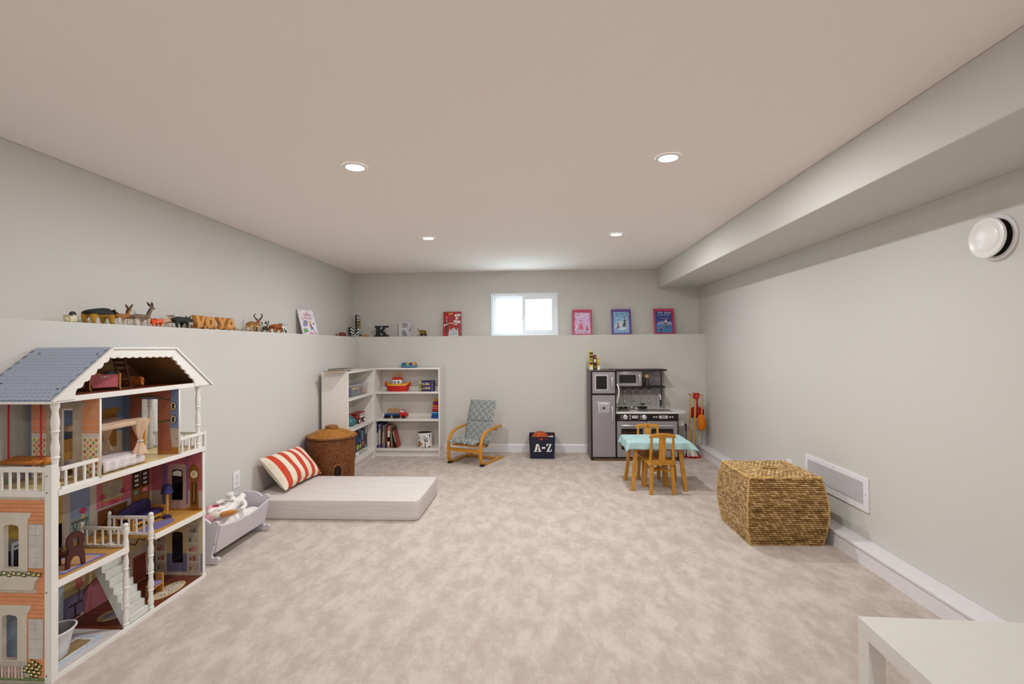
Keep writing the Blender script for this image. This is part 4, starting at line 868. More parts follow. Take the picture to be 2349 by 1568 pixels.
# plate of toy beads on top
t = thing('toy_tray', 'blue round toy tray on top of the back bookcase', 'toy tray', (-1.604, 5.90, 1.06))
B().lathe([(.075, 0), (.085, .003), (.110, .020), (.118, .022), (.116, .026), (.085, .012), (.001, .010)], (-1.604, 5.90, 1.0605), 40).build('tray_dish', mat('6fb6dc', .35), t)
names = ['orange', 'green', 'purple', 'yellow', 'red', 'pink', 'crimson', 'turquoise', 'blue', 'lime', 'violet', 'amber']
cs = ['d4551c', '2f8f4a', '6a2f86', 'e3b51e', 'c21f17', 'e06a86', 'a01c3a', '2f9fa6', '3a56b0', '8fb32f', '5a3a96', 'd8a83a']
for i, cc in enumerate(cs):
    a = 2*PI*i/len(cs); x, y = -1.604+.078*math.cos(a), 5.90+.078*math.sin(a); tt = thing('toy_bead', 'small %s toy bead standing in the blue tray' % names[i], 'toy bead', (x, y, 1.085), 0, 'beads in the blue tray')
    B().lathe([(.012, 0), (.019, .008), (.019, .024), (.012, .033)], (x, y, 1.0862), 12).build('bead', mat(cc, .35), tt)
    B().cyl((x, y, 1.1192), .006, .004, 8).build('bead_knob', mat(cc, .35), tt)
# ------------------------------------------------------------------ things on the left bookcase
CLR = G('clear_plastic', .08); CLR.b.inputs['Transmission Weight'].default_value = .9; CLR.b.inputs['IOR'].default_value = 1.1; CLR.b.inputs['Base Color'].default_value = (.93, .94, .97, 1); CLR = CLR.m
t = thing('plastic_bin', 'clear plastic bin of toys on the upper shelf of the side-on bookcase', 'bin', (-2.10, 5.38, .775))
x0, x1, y0, y1, z0, z1 = -2.215, -2.03, 5.135, 5.635, .776, .893
b = B(); b.box(x1-.003, x1, y0, y1, z0, z1); b.box(x0, x0+.003, y0, y1, z0, z1); b.box(x0+.003, x1-.003, y0, y0+.003, z0, z1); b.box(x0+.003, x1-.003, y1-.003, y1, z0, z1); b.box(x0+.003, x1-.003, y0+.003, y1-.003, z0, z0+.003); b.build('bin_walls', CLR, t)
b = B(); ring_pts = [(x0, y0), (x1, y0), (x1, y1), (x0, y1)]; b.tube([(x, y, z1) for x, y in ring_pts], .004, 6, True); b.build('bin_rim', mat('cfcfd6', .3), t)
def blk(label, x, y, z, sx, sy, sz, cc, rz=0):
    tt = thing('toy_block', label, 'toy block', (x, y, z), rz, 'toys in the clear plastic bin'); B().box(-sx/2, sx/2, -sy/2, sy/2, 0, sz).build('block', mat(cc, .45), tt, world=False, bevel=.004); B().cyl((0, 0, sz), min(sx, sy)*.28, .006, 12).build('stud', mat(cc, .45), tt, world=False)
for a in (('tall blue toy block in the clear bin', -2.09, 5.245, .78, .05, .06, .075, '1d3f8a', .1), ('yellow toy bar lying on top in the clear bin', -2.08, 5.36, .835, .03, .17, .022, 'd9a436', -.12), ('green toy block low in the clear bin', -2.09, 5.33, .78, .05, .07, .045, '5f8a6a', 0), ('grey green toy block in the middle of the clear bin', -2.085, 5.43, .78, .05, .08, .050, '7a9aa0', .05), ('orange toy block with dark rim at the far end of the bin', -2.075, 5.575, .78, .05, .06, .062, 'e0983a', 0), ('dark toy block behind the yellow bar in the bin', -2.15, 5.30, .78, .05, .06, .10, '2a2218', .3), ('blue grey toy block beside the orange block', -2.09, 5.51, .78, .05, .05, .058, '56648e', 0)): blk(*a)
t = thing('toy_bus', 'red toy bus with white side panel on the middle shelf', 'toy bus', (-2.09, 5.50, .447)); x0, x1 = -2.14, -2.06
B().box(x0, x1, 5.375, 5.635, .472, .500).build('chassis', mat('7a2a1a', .4), t, bevel=.004); b = B(); b.box(x0, x1, 5.385, 5.60, .500, .552); cb_ = b.build('bus_body', mat('8d2822', .4), t, bevel=.006)
b = B(); b.box(x0-.004, x1+.004, 5.375, 5.625, .552, .566); b.build('bus_roof', mat('9a2220', .4), cb_, bevel=.004); B().box(x1-.001, x1+.0015, 5.475, 5.605, .505, .548).build('side_panel', BC['wht'], cb_)
for i in range(3): B().box(x1+.001, x1+.0025, 5.482+i*.042, 5.512+i*.042, .520, .542).build('bus_window', mat('6f7a8a', .3), cb_)
for y in (5.43, 5.58): o = B().lathe([(.027, 0), (.028, .004), (.026, .013), (.001, .014)], (x1-.003, y, .4755), 20, 'X').build('wheel', BC['blk'], t); B().lathe([(.016, 0), (.014, .003), (.0005, .004)], (x1+.0105, y, .4755), 16, 'X', False).build('hubcap', BC['wht'], o)
t = thing('toy_pot', 'teal round toy pot at the near end of the middle shelf', 'toy', (-2.10, 5.27, .447)); B().lathe([(.045, 0), (.066, .02), (.072, .05), (.055, .082), (.035, .092), (.030, .108), (.001, .110)], (-2.10, 5.27, .4475), 24).build('pot_body', mat('2b7076', .4, var=.1), t)
B().ell((-2.10, 5.27, .562), (.02, .02, .014)).build('pot_knob', mat('8a5a3a', .5), t)
# tall picture box on the bottom shelf
t = thing('puzzle_box', 'dark picture box with white printed label on the bottom shelf of the side-on bookcase', 'box', (-2.08, 5.46, .096)); X = -2.045
def px(name, y0, y1, z0, z1, cc, k=1, par=None):
    if name == 'printed_picture': return B().prism([((y0+y1)/2+(y1-y0)*.55*math.cos(a)*(1+.15*math.sin(3*a+y0*99)), (z0+z1)/2+(z1-z0)*.55*math.sin(a)) for a in [2*PI*i/12 for i in range(12)]], 'X', X-.001, X+.0006*k).build(name, mat(cc, .45), pb_)
    return B().box(X-.001, X+.0006*k, y0, y1, z0, z1).build(name, mat(cc, .45), par or pb_)
pb_ = B().box(X-.055, X, 5.255, 5.660, .0965, .398).build('carton', mat('12122a', .4), t, bevel=.002)
px('printed_label', 5.300, 5.652, .100, .145, 'e6e3e2'); text('BrightWorks', .042, frame((X+.0010, 5.505, .122), (0, 1, 0), (0, 0, 1)), mat('1c1a20', .5), pb_, 'label_lettering')
px('printed_tag', 5.605, 5.640, .30, .385, 'dcdadc')
for y0, y1, z0, z1, cc in ((5.46, 5.53, .25, .385, '4f88a8'), (5.455, 5.55, .36, .395, '8a6a96'), (5.30, 5.38, .26, .33, '24427a'), (5.38, 5.45, .22, .27, '2c5aa0'), (5.33, 5.39, .16, .22, 'b5c43c'), (5.41, 5.46, .165, .215, '9ab83a'), (5.40, 5.47, .215, .24, '6aa890'), (5.50, 5.56, .19, .23, 'd2581c'), (5.47, 5.51, .185, .205, 'c03a1c'), (5.52, 5.55, .235, .26, 'a02040'), (5.56, 5.62, .16, .178, '5aa6b8'), (5.40, 5.44, .36, .385, '7f9a94'), (5.36, 5.375, .175, .20, '15151a'), (5.58, 5.65, .23, .29, '241f4a')): px('printed_picture', y0, y1, z0, z1, cc, 1.4)
t = thing('puzzle_box', 'dark book mostly hidden behind the hamper on the bottom shelf', 'box', (-2.09, 5.20, .096)); B().box(-2.12, -2.06, 5.12, 5.245, .0965, .20).build('carton', mat('20242e', .5), t, bevel=.002); B().box(-2.061, -2.0594, 5.14, 5.20, .12, .17).build('printed_picture', mat('8f97a6', .5), t)
for i, (lb, a, z, cc, w_, h) in enumerate((('tan flat book, lower of two lying on top of the side-on bookcase', .12, 1.0605, '9c8468', .20, .27), ('dark grey flat book lying on the tan one', -.08, 1.0765, '5a5853', .18, .25))):
    tt = thing('flat_book', lb, 'book', (-2.095+.02*i, 4.94+.07*i, z), a, 'books lying on the side-on bookcase')
    b = B(); b.box(-w_/2, w_/2, -h/2, h/2, 0, .002); b.box(-w_/2, w_/2, -h/2, h/2, .012, .014); b.box(-w_/2, -w_/2+.003, -h/2, h/2, .002, .012); b.build('cover', mat(cc, .5), tt, world=False); B().box(-w_/2+.003, w_/2-.004, -h/2+.004, h/2-.004, .002, .012).build('pages', mat('cfc6b6', .8), tt, world=False)
# ------------------------------------------------------------------ letters and books on the ledge (back wall)
YK = 6.15
def letter3d(name, label, loops, depth, M, front, side):
    t = thing(name, label, 'letter', M.translation); me = shape2d(loops, depth, 'letter_body', side); put('letter_body', me, M, t); me = shape2d(loops, .0012, 'letter_face', front); put('letter_face', me, M @ Matrix.Translation((0, 0, depth/2+.0008)), t); return t
K = [(0, 0), (.082, 0), (.082, .022), (.066, .022), (.066, .050), (.078, .060), (.110, .022), (.096, .022), (.096, 0), (.180, 0), (.180, .022), (.160, .022), (.106, .080), (.146, .118), (.176, .118), (.176, .140), (.098, .140), (.098, .118), (.114, .118), (.066, .080), (.066, .118), (.080, .118), (.080, .140), (0, .140), (0, .118), (.018, .118), (.018, .022), (0, .022)]
KM = mat('151b20', .6, var=.1)
letter3d('letter_k', 'black slab-serif letter K standing on the back ledge', [K], .03, frame((-2.107, YK-.02, ZL+.0005), (1, 0, 0), (0, 0, 1)), KM, KM)
g = G('dotted_letter_face', .6); u = g.xyz(g.coord('Object')); ux = g.m_('MULTIPLY', u[0], 48); uz = g.m_('MULTIPLY', u[2], 48); rw = g.m_('MULTIPLY', g.m_('MODULO', g.m_('FLOOR', uz), 2), .5)
du = g.m_('SUBTRACT', g.m_('FRACT', g.m_('ADD', ux, rw)), .5); dv = g.m_('SUBTRACT', g.m_('FRACT', uz), .5); g.col(g.mix(g.m_('LESS_THAN', g.m_('ADD', g.m_('MULTIPLY', du, du), g.m_('MULTIPLY', dv, dv)), .085), lin('dcdcde'), lin('5a5f76')))
Rl = [[(0, 0), (.046, 0), (.046, .082), (.078, .082), (.122, 0), (.176, 0), (.126, .088)]+arc((.100, .145), .062, -60, 90, 10)+[(.09, .207), (0, .207)], [(.046, .118), (.046, .172), (.095, .172)]+arc((.095, .145), .027, 80, -80, 8)+[(.095, .118)]]
letter3d('letter_r', 'white letter R with grey dots standing on the back ledge', Rl, .022, frame((-1.80, YK, ZL+.0005), (1, 0, 0), (0, 0, 1)), g.m, mat('c9c9cb', .6))
# J with zigzag in the corner
g = G('zigzag_letter_face', .6); u = g.xyz(g.coord('Object')); zz = g.m_('PINGPONG', g.m_('MULTIPLY', u[1], 1.0), .020); f = g.m_('FRACT', g.m_('MULTIPLY', g.m_('ADD', u[2], g.m_('MULTIPLY', zz, 1.3)), 26)); gold = g.m_('MULTIPLY', g.m_('GREATER_THAN', u[2], .12), g.m_('LESS_THAN', u[2], .21))
g.col(g.mix(g.m_('GREATER_THAN', f, .5), lin('1c1a1c'), g.mix(gold, lin('e8e6e2'), lin('b8912c'))))
J = [(.095, .285), (.145, .285), (.145, .06), (.130, .022), (.095, .0), (.055, .0), (.018, .02), (0, .06), (0, .125), (.046, .125), (.046, .07), (.06, .045), (.082, .048), (.095, .07)]
letter3d('letter_j', 'tall letter J with black and white zigzag in the ledge corner', [J], .035, frame((-2.405, 6.045, ZL+.0005), (.60, .80, 0), (0, 0, 1)), g.m, mat('17130f', .6))
def cover_book(name, label, x0, x1, h, base, inner, parts, texts, y=YK+.06, lean=.16, group='picture books displayed on the back ledge'):
    w_ = x1-x0; t = thing(name, label, 'book', ((x0+x1)/2, y-h*math.sin(lean), ZL+.0008), 0, group)
    M = frame(((x0+x1)/2, y-h*math.sin(lean), ZL+.0012), (1, 0, 0), (0, math.sin(lean), math.cos(lean)))
    b = B(); b.box(-w_/2, w_/2, 0, h, -.002, 0); b.box(-w_/2, w_/2, 0, h, -.012, -.010); b.box(-w_/2, -w_/2+.003, 0, h, -.010, -.002); o = b.xf(M).build('cover', mat(base, .45), t)
    B().box(-w_/2+.003, w_/2-.003, .003, h-.003, -.010, -.002).xf(M).build('pages', mat('e4ddd0', .8), t)
    if inner: B().box(-w_/2+inner[0], w_/2-inner[0], inner[1], h-inner[2], 0, .0006).xf(M).build('cover_panel', mat(inner[3], .5, var=.15, vs=40), o)
    for nm, poly, c, k in parts: B().prism([(x*w_, z*h) for x, z in poly], 'Z', .0004, .0008+.0002*k).xf(M).build(nm, mat(c, .5), o)
    for s, sz, x, z, c, wd, sh in texts: text(s, sz*h, M @ Matrix.Translation((x*w_, z*h, .0014)), mat(c, .5), o, 'title_lettering', .0004, True, wd*w_ if wd else None, sh)
    return t
def figure(x, z, s, dress, skin_='d9a688', hair='2e2218'):
    return [('printed_dress', [(x-.10*s, z), (x+.10*s, z), (x+.03*s, z+.13*s), (x-.03*s, z+.13*s)], dress, 1), ('printed_legs', [(x-.012*s, z-.11*s), (x+.012*s, z-.11*s), (x+.012*s, z), (x-.012*s, z)], skin_, 1), ('printed_torso', [(x-.025*s, z+.12*s), (x+.025*s, z+.12*s), (x+.03*s, z+.19*s), (x-.03*s, z+.19*s)], dress, 2), ('printed_arm', [(x-.12*s, z+.10*s), (x-.10*s, z+.09*s), (x-.02*s, z+.17*s), (x-.02*s, z+.19*s)], skin_, 2), ('printed_arm', [(x+.12*s, z+.10*s), (x+.10*s, z+.09*s), (x+.02*s, z+.17*s), (x+.02*s, z+.19*s)], skin_, 2), ('printed_head', [(x-.02*s, z+.195*s), (x+.02*s, z+.195*s), (x+.024*s, z+.24*s), (x-.024*s, z+.24*s)], skin_, 3), ('printed_hair', [(x-.026*s, z+.225*s), (x+.026*s, z+.225*s), (x, z+.265*s)], hair, 4)]
def border(c, n=9, seed=1):
    rr = random.Random(seed); out = []
    for i in range(n):
        for sx in (-1, 1): zc = .10+.78*i/(n-1); x = sx*(.395+rr.uniform(-.015, .02)); out.append(('printed_border', [(x-.02, zc), (x, zc-.03), (x+.02, zc), (x, zc+.03)], c[i % len(c)], 3))
    for i in range(7):
        for z in (.075, .885): x = -.36+.12*i; out.append(('printed_border', [(x-.03, z), (x, z-.018), (x+.03, z), (x, z+.018)], c[(i+1) % len(c)], 3))
    return out
lw = lambda s, z, c, wd=.6, sz=.085, sh=0: (s, sz, 0, z, c, wd, sh)
cover_book('picture_book', 'red picture book with white caption tags on the back ledge', -1.236, -1.008, .318, '9e0f14', None,
    [('printed_tag', [(.15, .80), (.47, .81), (.47, .91), (.15, .90)], 'efece8', 1), ('printed_tag', [(.20, .68), (.35, .68), (.35, .77), (.20, .77)], 'efece8', 1), ('printed_tag', [(.10, .56), (.48, .52), (.48, .63), (.10, .65)], 'efece8', 1), ('printed_sign', [(-.20, .87), (.04, .88), (.04, .96), (-.20, .95)], 'c98a2a', 1),
     ('printed_lamp', [(-.38, .77), (-.34, .72), (-.27, .72), (-.22, .77), (-.27, .82), (-.36, .81)], 'e0622a', 1), ('printed_man', [(-.35, .70), (-.28, .70), (-.24, .55), (-.30, .48), (-.36, .55)], '17131a', 1), ('printed_collar', [(-.33, .68), (-.30, .69), (-.26, .55), (-.28, .54)], 'e9e4e0', 2), ('printed_arm', [(-.46, .40), (-.44, .48), (-.22, .51), (-.22, .47), (-.40, .44), (-.43, .38)], 'ece8e4', 2), ('printed_legs', [(-.38, .47), (-.24, .49), (-.26, .18), (-.34, .16)], '4a1a1c', 1), ('printed_baton', [(-.20, .53), (.10, .50), (.10, .53), (-.20, .55)], 'ece8e4', 1), ('printed_baton', [(.12, .47), (.32, .48), (.32, .51), (.12, .50)], 'ece8e4', 1),
     ('printed_church', [(-.18, .0), (.38, .0), (.38, .16), (.30, .20), (.22, .28), (.12, .33), (.10, .38), (.08, .33), (-.02, .28), (-.10, .20), (-.18, .16)], 'c9c6cc', 1), ('printed_tower', [(-.15, .15), (-.07, .15), (-.10, .30), (-.13, .30)], 'd6d3d8', 2), ('printed_tower', [(.28, .15), (.36, .15), (.34, .32), (.31, .32)], 'd6d3d8', 2), ('printed_cornice', [(-.12, .09), (.32, .09), (.32, .11), (-.12, .11)], '8f8c96', 3), ('printed_dome', [(.02, .14), (.18, .14), (.15, .25), (.10, .28), (.05, .25)], 'aeb4c0', 3)],
    [('This', .095, .31, .855, '17171a', .26, .3), ('is', .08, .275, .725, '17171a', .10, .3), ('Paris', .095, .29, .585, '17171a', .32, .3)])
cover_book('picture_book', 'pink picture book with a pale lilac panel right of the window', .415, .657, .325, 'c22a58', (.022, .015, .038, 'd7b4dc'), border(['7a2a4a', 'c9a04a', '8a4a2a'], 10, 1)+figure(-.07, .22, 1.4, 'dc5c84', hair='6a4a2a')+figure(.24, .18, .8, 'b03a52'),
    [('Ella Bella', .075, .12, .80, 'f3e6f0', .42, .3), lw('BALLERINA', .715, 'f6f0f4', .66, .075)])
cover_book('picture_book', 'purple picture book with a light blue panel, middle of the three', .900, 1.142, .325, '6b4596', (.024, .018, .034, '8fc0e6'), border(['2a2352', '4a3a86', '2a2352'], 8, 2)+[('printed_glow', [(-.28, .30), (-.1, .18), (.2, .18), (.32, .34), (.2, .52), (-.12, .52)], 'd3e6f4', 1)]+figure(-.16, .26, 1.0, 'c8405e')+figure(.17, .30, 1.5, '3c4250', hair='1c1818'),
    [('Ella Bella', .085, 0, .80, '2f4a8a', .62, .3), lw('BALLERINA', .715, '35508e', .60, .06)])
cover_book('picture_book', 'pink picture book with a dark blue panel, farthest right on the ledge', 1.424, 1.674, .326, 'c23a62', (.026, .018, .036, '33458e'), [('printed_lake', [(-.38, .06), (.38, .06), (.38, .32), (-.38, .38)], '3f86bc', 1), ('printed_trees', [(-.37, .38), (.38, .34), (.36, .50), (.1, .46), (-.1, .52), (-.3, .48)], '8f9cc6', 1)]+border(['2a2f6a', '7a2a52'], 8, 3)+figure(.08, .28, 1.4, 'dfe2ee', hair='2a2a2a')+figure(-.16, .14, .8, 'b0384e'),
    [('Ella Bella', .085, .02, .835, 'dfe3f2', .66, .3), lw('BALLERINA', .745, 'cfd6ee', .60, .06), ('Swan Lake', .055, .02, .625, 'c9a8d0', .46, .3)])
# bake book leaning on the left wall
t = thing('picture_book', 'white picture book with pink title on the left wall ledge', 'book', (-2.335, 4.86, ZL), 0, 'picture book on the left ledge')
xv = Vector((.18, .98, 0)).normalized(); yv = Vector((-.26, .05, .965)); yv = (yv-xv*yv.dot(xv)).normalized(); M = frame((-2.335, 4.865, ZL+.003), xv, yv); w_, h = .235, .262
b = B(); b.box(-w_/2, w_/2, 0, h, -.002, 0); b.box(-w_/2, w_/2, 0, h, -.014, -.012); b.box(-w_/2, -w_/2+.003, 0, h, -.012, -.002); o = b.xf(M).build('cover', mat('e9e2e6', .45), t); B().box(-w_/2+.003, w_/2-.003, .003, h-.003, -.012, -.002).xf(M).build('pages', mat('d6cbbb', .8), t)
for nm, poly, cc in [('printed_elephant', [(-.40, .36), (-.30, .56), (-.12, .58), (-.02, .50), (-.10, .36), (-.30, .30)], '8f8cae'), ('printed_grass', [(-.44, .04), (-.10, .12), (-.15, .20), (-.30, .26), (-.44, .20)], '86a878'), ('printed_rug', [(-.16, .02), (.45, .02), (.45, .09), (-.05, .10)], 'd19ab8'), ('printed_girl', [(.06, .30), (.20, .28), (.17, .44), (.08, .44)], 'b04a78'), ('printed_head', [(.06, .44), (.20, .44), (.20, .54), (.10, .56), (.05, .50)], 'd9b03a'), ('printed_legs', [(.08, .18), (.12, .17), (.30, .27), (.26, .30), (.10, .30)], '5a78b0'), ('printed_bird', [(.28, .42), (.36, .38), (.38, .52), (.32, .50)], '7a86a8'), ('printed_ball', [(-.36, .60), (-.30, .58), (-.28, .65), (-.34, .66)], '8a80a0'), ('printed_mouse', [(.22, .14), (.36, .14), (.34, .20), (.24, .20)], '9a92b0')]+[('printed_confetti', [(x, z), (x+.03, z), (x+.02, z+.03)], cc) for x, z, cc in [(-.42, .92, 'c06a8a'), (-.36, .88, '9a7ab0'), (.36, .84, 'b08a6a'), (.40, .78, '8a9ab0'), (.38, .70, 'c08a9a'), (-.40, .82, 'd0a06a'), (-.38, .72, '8a9a8a'), (.42, .60, '8a8aa0'), (-.02, .24, '9a9ac0')]]:
    B().prism([(x*w_, z*h) for x, z in poly], 'Z', .0002, .0010).xf(M).build(nm, mat(cc, .5), o)
for s_, z, sz in (('BAKE', .795, .125), ('BOOK', .66, .125), ('My', .90, .06)): text(s_, sz*h*1.15, M @ Matrix.Translation((.01, z*h, .0014)), mat('b5486e', .5), o, 'title_lettering', .0004, True, {'BAKE': .50, 'BOOK': .54, 'My': .14}[s_]*w_)
# ------------------------------------------------------------------ toy animals on the ledge
def fur(name, top, belly, z0, z1, patch=None, rough=.6, ps=40):
    """colour that belongs to the toy: back, belly and patches"""
    g = G(name, rough, spec=.3); z = g.xyz(g.coord('Object'))[2]; n_ = g.noise(g.coord('Object'), 45, 3)
    f = g.m_('ADD', g.m_('DIVIDE', g.m_('SUBTRACT', z, z0), z1-z0), g.m_('MULTIPLY', g.m_('SUBTRACT', n_, .5), .7)); c = g.ramp(f, [(.40, lin(belly)), (.60, lin(top))])
    if patch: c = g.mix(g.m_('GREATER_THAN', g.noise(g.coord('Object'), ps, 1), patch[1]), c, lin(patch[0]))
    g.col(c); g.bump(n_, .3, .002); return g.m
def quad(name, label, x, y0, L, hb, m, head=(.9, .75, .12), legr=.1, body=.22, neckr=.13, headr=.12, snout=.16, dirn=1, ears=None, horns=None, tail=True, hoof=None, parts=()):
    """standing toy animal looking towards +Y (dirn=1): L body length, hb back height; one continuous skin surface"""
    t = thing(name, label, 'toy animal', (x, y0+dirn*L/2, ZL+.001), 0, 'toy animals on the left ledge')
    P = lambda s, z, dx=0: (x+dx*L, y0+dirn*s*L, ZL+.001+z)
    bz = hb-body*L*.9; hy, hz = head[0], head[1]*hb
    V = [P(.50, bz), P(.18, bz+.02*hb), P(.02, bz-.01*hb), P(.78, bz), P(.92, bz+.06*hb), P((.92+hy)/2+.0, (bz+hz)/2+.02*hb), P(hy, hz), P(hy+snout*.6, hz-.06*hb), P(hy+snout, hz-.12*hb)]
    E_ = [(0, 1), (1, 2), (0, 3), (3, 4), (4, 5), (5, 6), (6, 7), (7, 8)]
    r = [body*L, body*L*.98, body*L*.55, body*L*.98, body*L*.75, neckr*L, headr*L, headr*L*.75, headr*L*.55]
    for s, dx, root in ((.16, .13, 1), (.10, -.13, 1), (.82, .13, 3), (.76, -.13, 3)):
        k = len(V); back = root == 1
        V += [P(s, bz-body*L*.55, dx), P(s+(-.05 if back else .0), hb*.32, dx), P(s+(-.01 if back else .0), legr*L*.35, dx), P(s+.035, legr*L*.35, dx)]
        E_ += [(root, k), (k, k+1), (k+1, k+2), (k+2, k+3)]; r += [legr*L*1.25, legr*L*.75, legr*L*.62, legr*L*.5]
    if tail: k = len(V); V += [P(-.06, bz+.02*hb), P(-.10, bz-.22*hb)]; E_ += [(2, k), (k, k+1)]; r += [.03*L, .025*L]
    skin('body', V, E_, r, m, t)
    hp = Vector(P(hy, hz))
    if ears:
        el, em, ed = ears
        for s in (-1, 1):
            a = hp+Vector((s*headr*L*.6, -dirn*.02*L, headr*L*.5)); bpt = a+Vector((s*ed[0]*el, dirn*ed[1]*el, ed[2]*el)); B().tube([a, a.lerp(bpt, .5), bpt], [el*.14, el*.22, el*.04], 6).build('ear', em, t)
    if horns:
        for pts in horns(hp): B().tube(*pts).build('horn', horns.m, t)
    for nm, fn, mm in parts: fn(hp, P).build(nm, mm, t)
    b = B()
    for s in (-1, 1): B().ell(hp+Vector((s*headr*L*.72, dirn*.04*L, headr*L*.25)), headr*L*.16, 8, 6).build('eye', BC['blk'], t)
    return t
XA = -2.335
# goose sitting
t = thing('toy_goose', 'small black and cream toy goose at the left end of the ledge', 'toy animal', (XA, 2.31, ZL+.001), 0, 'toy animals on the left ledge')
skin('body', [(XA, 2.30, ZL+.019), (XA, 2.282, ZL+.017), (XA, 2.318, ZL+.018), (XA, 2.270, ZL+.021)], [(0, 1), (0, 2), (1, 3)], [.0185, .014, .013, .006], mat('d9cfae', .6), t)
skin('neck_and_head', [(XA, 2.304, ZL+.030), (XA, 2.302, ZL+.045), (XA, 2.310, ZL+.052), (XA, 2.322, ZL+.048), (XA, 2.328, ZL+.040)], [(0, 1), (1, 2), (2, 3), (3, 4)], [.010, .0085, .0085, .007, .003], BC['blk'], t)
# big wild boar / hog with mane
bm_ = fur('boar_coat', '2c2a1e', 'b98a2e', ZL*0+.018, .062)
quad('toy_hog', 'large dark toy hog with ochre belly and bristly mane', XA, 2.385, .155, .078, fur('hog_coat', '23261e', 'b8882c', .030, .062), head=(1.02, .76), body=.155, neckr=.14, headr=.13, snout=.24, legr=.115, ears=(.016, mat('2a2620', .7), (.3, -.2, 1)), tail=False,
     parts=(('mane', lambda hp, P: B().tube([P(.15, .070), P(.4, .074), P(.65, .077), P(.85, .076), P(1.0, .066)], [.004, .007, .009, .009, .003], 6), mat('1f211c', .8)),))
quad('toy_foal', 'tan toy donkey foal standing in front of the hog', XA+.028, 2.525, .088, .060, fur('foal_coat', '9a6430', 'd9c4a4', .020, .050), head=(1.04, 1.45), body=.16, neckr=.10, headr=.095, snout=.16, legr=.085, ears=(.030, mat('6a4a2c', .7), (.55, .1, .9)),
     parts=(('mane', lambda hp, P: B().tube([P(.80, .066), P(.92, .082), P(1.02, .096)], [.003, .006, .005], 6), mat('3a281c', .8)),))
quad('toy_donkey', 'grey brown toy donkey with raised head, tallest of the ledge animals', XA, 2.655, .135, .068, fur('donkey_coat', '7a6450', 'c3b09c', .026, .056), head=(1.16, 1.68), body=.128, neckr=.080, headr=.075, snout=.16, legr=.075, ears=(.032, mat('4a3a30', .7), (.30, -.55, .85)),
     parts=(('mane', lambda hp, P: B().tube([P(.88, .074), P(1.0, .094), P(1.10, .114)], [.003, .005, .004], 6), mat('43342a', .8)),))
quad('toy_pig', 'bright orange toy pig, smallest beside the donkey', XA+.01, 2.785, .085, .046, mat('d9501c', .5, var=.08), head=(1.0, .72), body=.195, neckr=.17, headr=.145, snout=.20, legr=.10, ears=(.013, mat('c8441a', .5), (.3, .5, .5)), tail=False, parts=(('curly_tail', lambda hp, P: B().tube([P(-.02, .032), P(-.06, .038), P(-.05, .046), P(-.01, .045)], .0022, 6), mat('b8401a', .5)),))
quad('toy_goat', 'pinkish cream toy goat with flat horns behind the black boar', XA-.015, 2.875, .105, .057, fur('goat_coat', 'c29a80', 'e2d2c4', .012, .044), head=(1.04, 1.14), body=.152, neckr=.115, headr=.105, snout=.15, legr=.085, ears=(.020, mat('b8967e', .7), (.9, -.1, .25)), parts=(('horn_pair', lambda hp, P: B().tube([hp+Vector((-.03, -.004, .012)), hp+Vector((-.01, 0, .011)), hp+Vector((.01, 0, .011)), hp+Vector((.03, -.004, .012))], [.002, .004, .004, .002], 6), mat('9a9088', .6)),))
quad('toy_boar', 'black toy wild boar with long snout beside the wooden letters', XA, 2.975, .135, .072, mat('1d211c', .7, var=.2, vs=90), head=(1.08, .80), body=.165, neckr=.14, headr=.12, snout=.30, legr=.085, ears=(.022, mat('1d201c', .7), (.3, -.1, .9)), tail=True)
# wooden letter train V O Y A
WL = mat('bf8334', .5, var=.10, grain='Z')
def wletter(name, label, y0, loops, wheels):
    t = thing(name, label, 'letter', (XA, y0+.045, ZL+.001), 0, 'wooden letters on wheels on the left ledge'); M = frame((XA, y0, ZL+.012), (0, 1, 0), (0, 0, 1))
    me = shape2d(loops, .028, 'letter_body', WL, .002); put('letter_body', me, M, t)
    for w_ in wheels:
        for s in (-1, 1): B().lathe([(.012, 0), (.0125, .003), (.012, .008), (.004, .009), (.0005, .009)], (XA+s*.017-(.009 if s < 0 else 0), y0+w_, ZL+.0135), 18, 'X').build('wheel', mat('a86f2a', .5, var=.1), t)
wletter('wooden_letter_v', 'wooden letter V on wheels, first of the wooden letter train', 3.168, [[(.0, .078), (.026, .078), (.044, .034), (.050, .034), (.070, .078), (.094, .078), (.066, 0), (.026, 0)]], (.014, .080))
wletter('wooden_letter_o', 'wooden letter O on wheels, second of the wooden letter train', 3.270, [[(0, 0), (.098, 0)]+arc((.066, .042), .034, -20, 90, 6)+arc((.032, .042), .034, 90, 200, 6), [(.036, .018), (.036, .056), (.062, .056), (.062, .018)]], (.014, .086))
wletter('wooden_letter_y', 'wooden letter Y on wheels, third of the wooden letter train', 3.400, [[(.002, .078), (.028, .078), (.046, .052), (.064, .078), (.090, .078), (.060, .032), (.060, .014), (.078, .014), (.078, 0), (.014, 0), (.014, .014), (.034, .014), (.034, .032)]], (.012, .078))
wletter('wooden_letter_a', 'wooden letter A on wheels, last of the wooden letter train', 3.490, [[(0, 0), (.106, 0), (.104, .014), (.094, .03)]+arc((.056, .044), .036, 0, 120, 6)+[(.020, .04), (.012, .014), (0, .014)], [(.044, .030), (.048, .052), (.066, .054), (.074, .030)]], (.014, .094))
class HN:
    def __init__(s, f, m): s.f = f; s.m = m
    def __call__(s, hp): return s.f(hp)
ant = HN(lambda hp: [([hp+Vector((s*.008, -.002, .010)), hp+Vector((s*.026, -.002, .022)), hp+Vector((s*.036, -.006, .040)), hp+Vector((s*.026, -.002, .056)), hp+Vector((s*.018, 0, .050))], [.005, .005, .0045, .0035, .0015], 7) for s in (-1, 1)], BC['blk'])
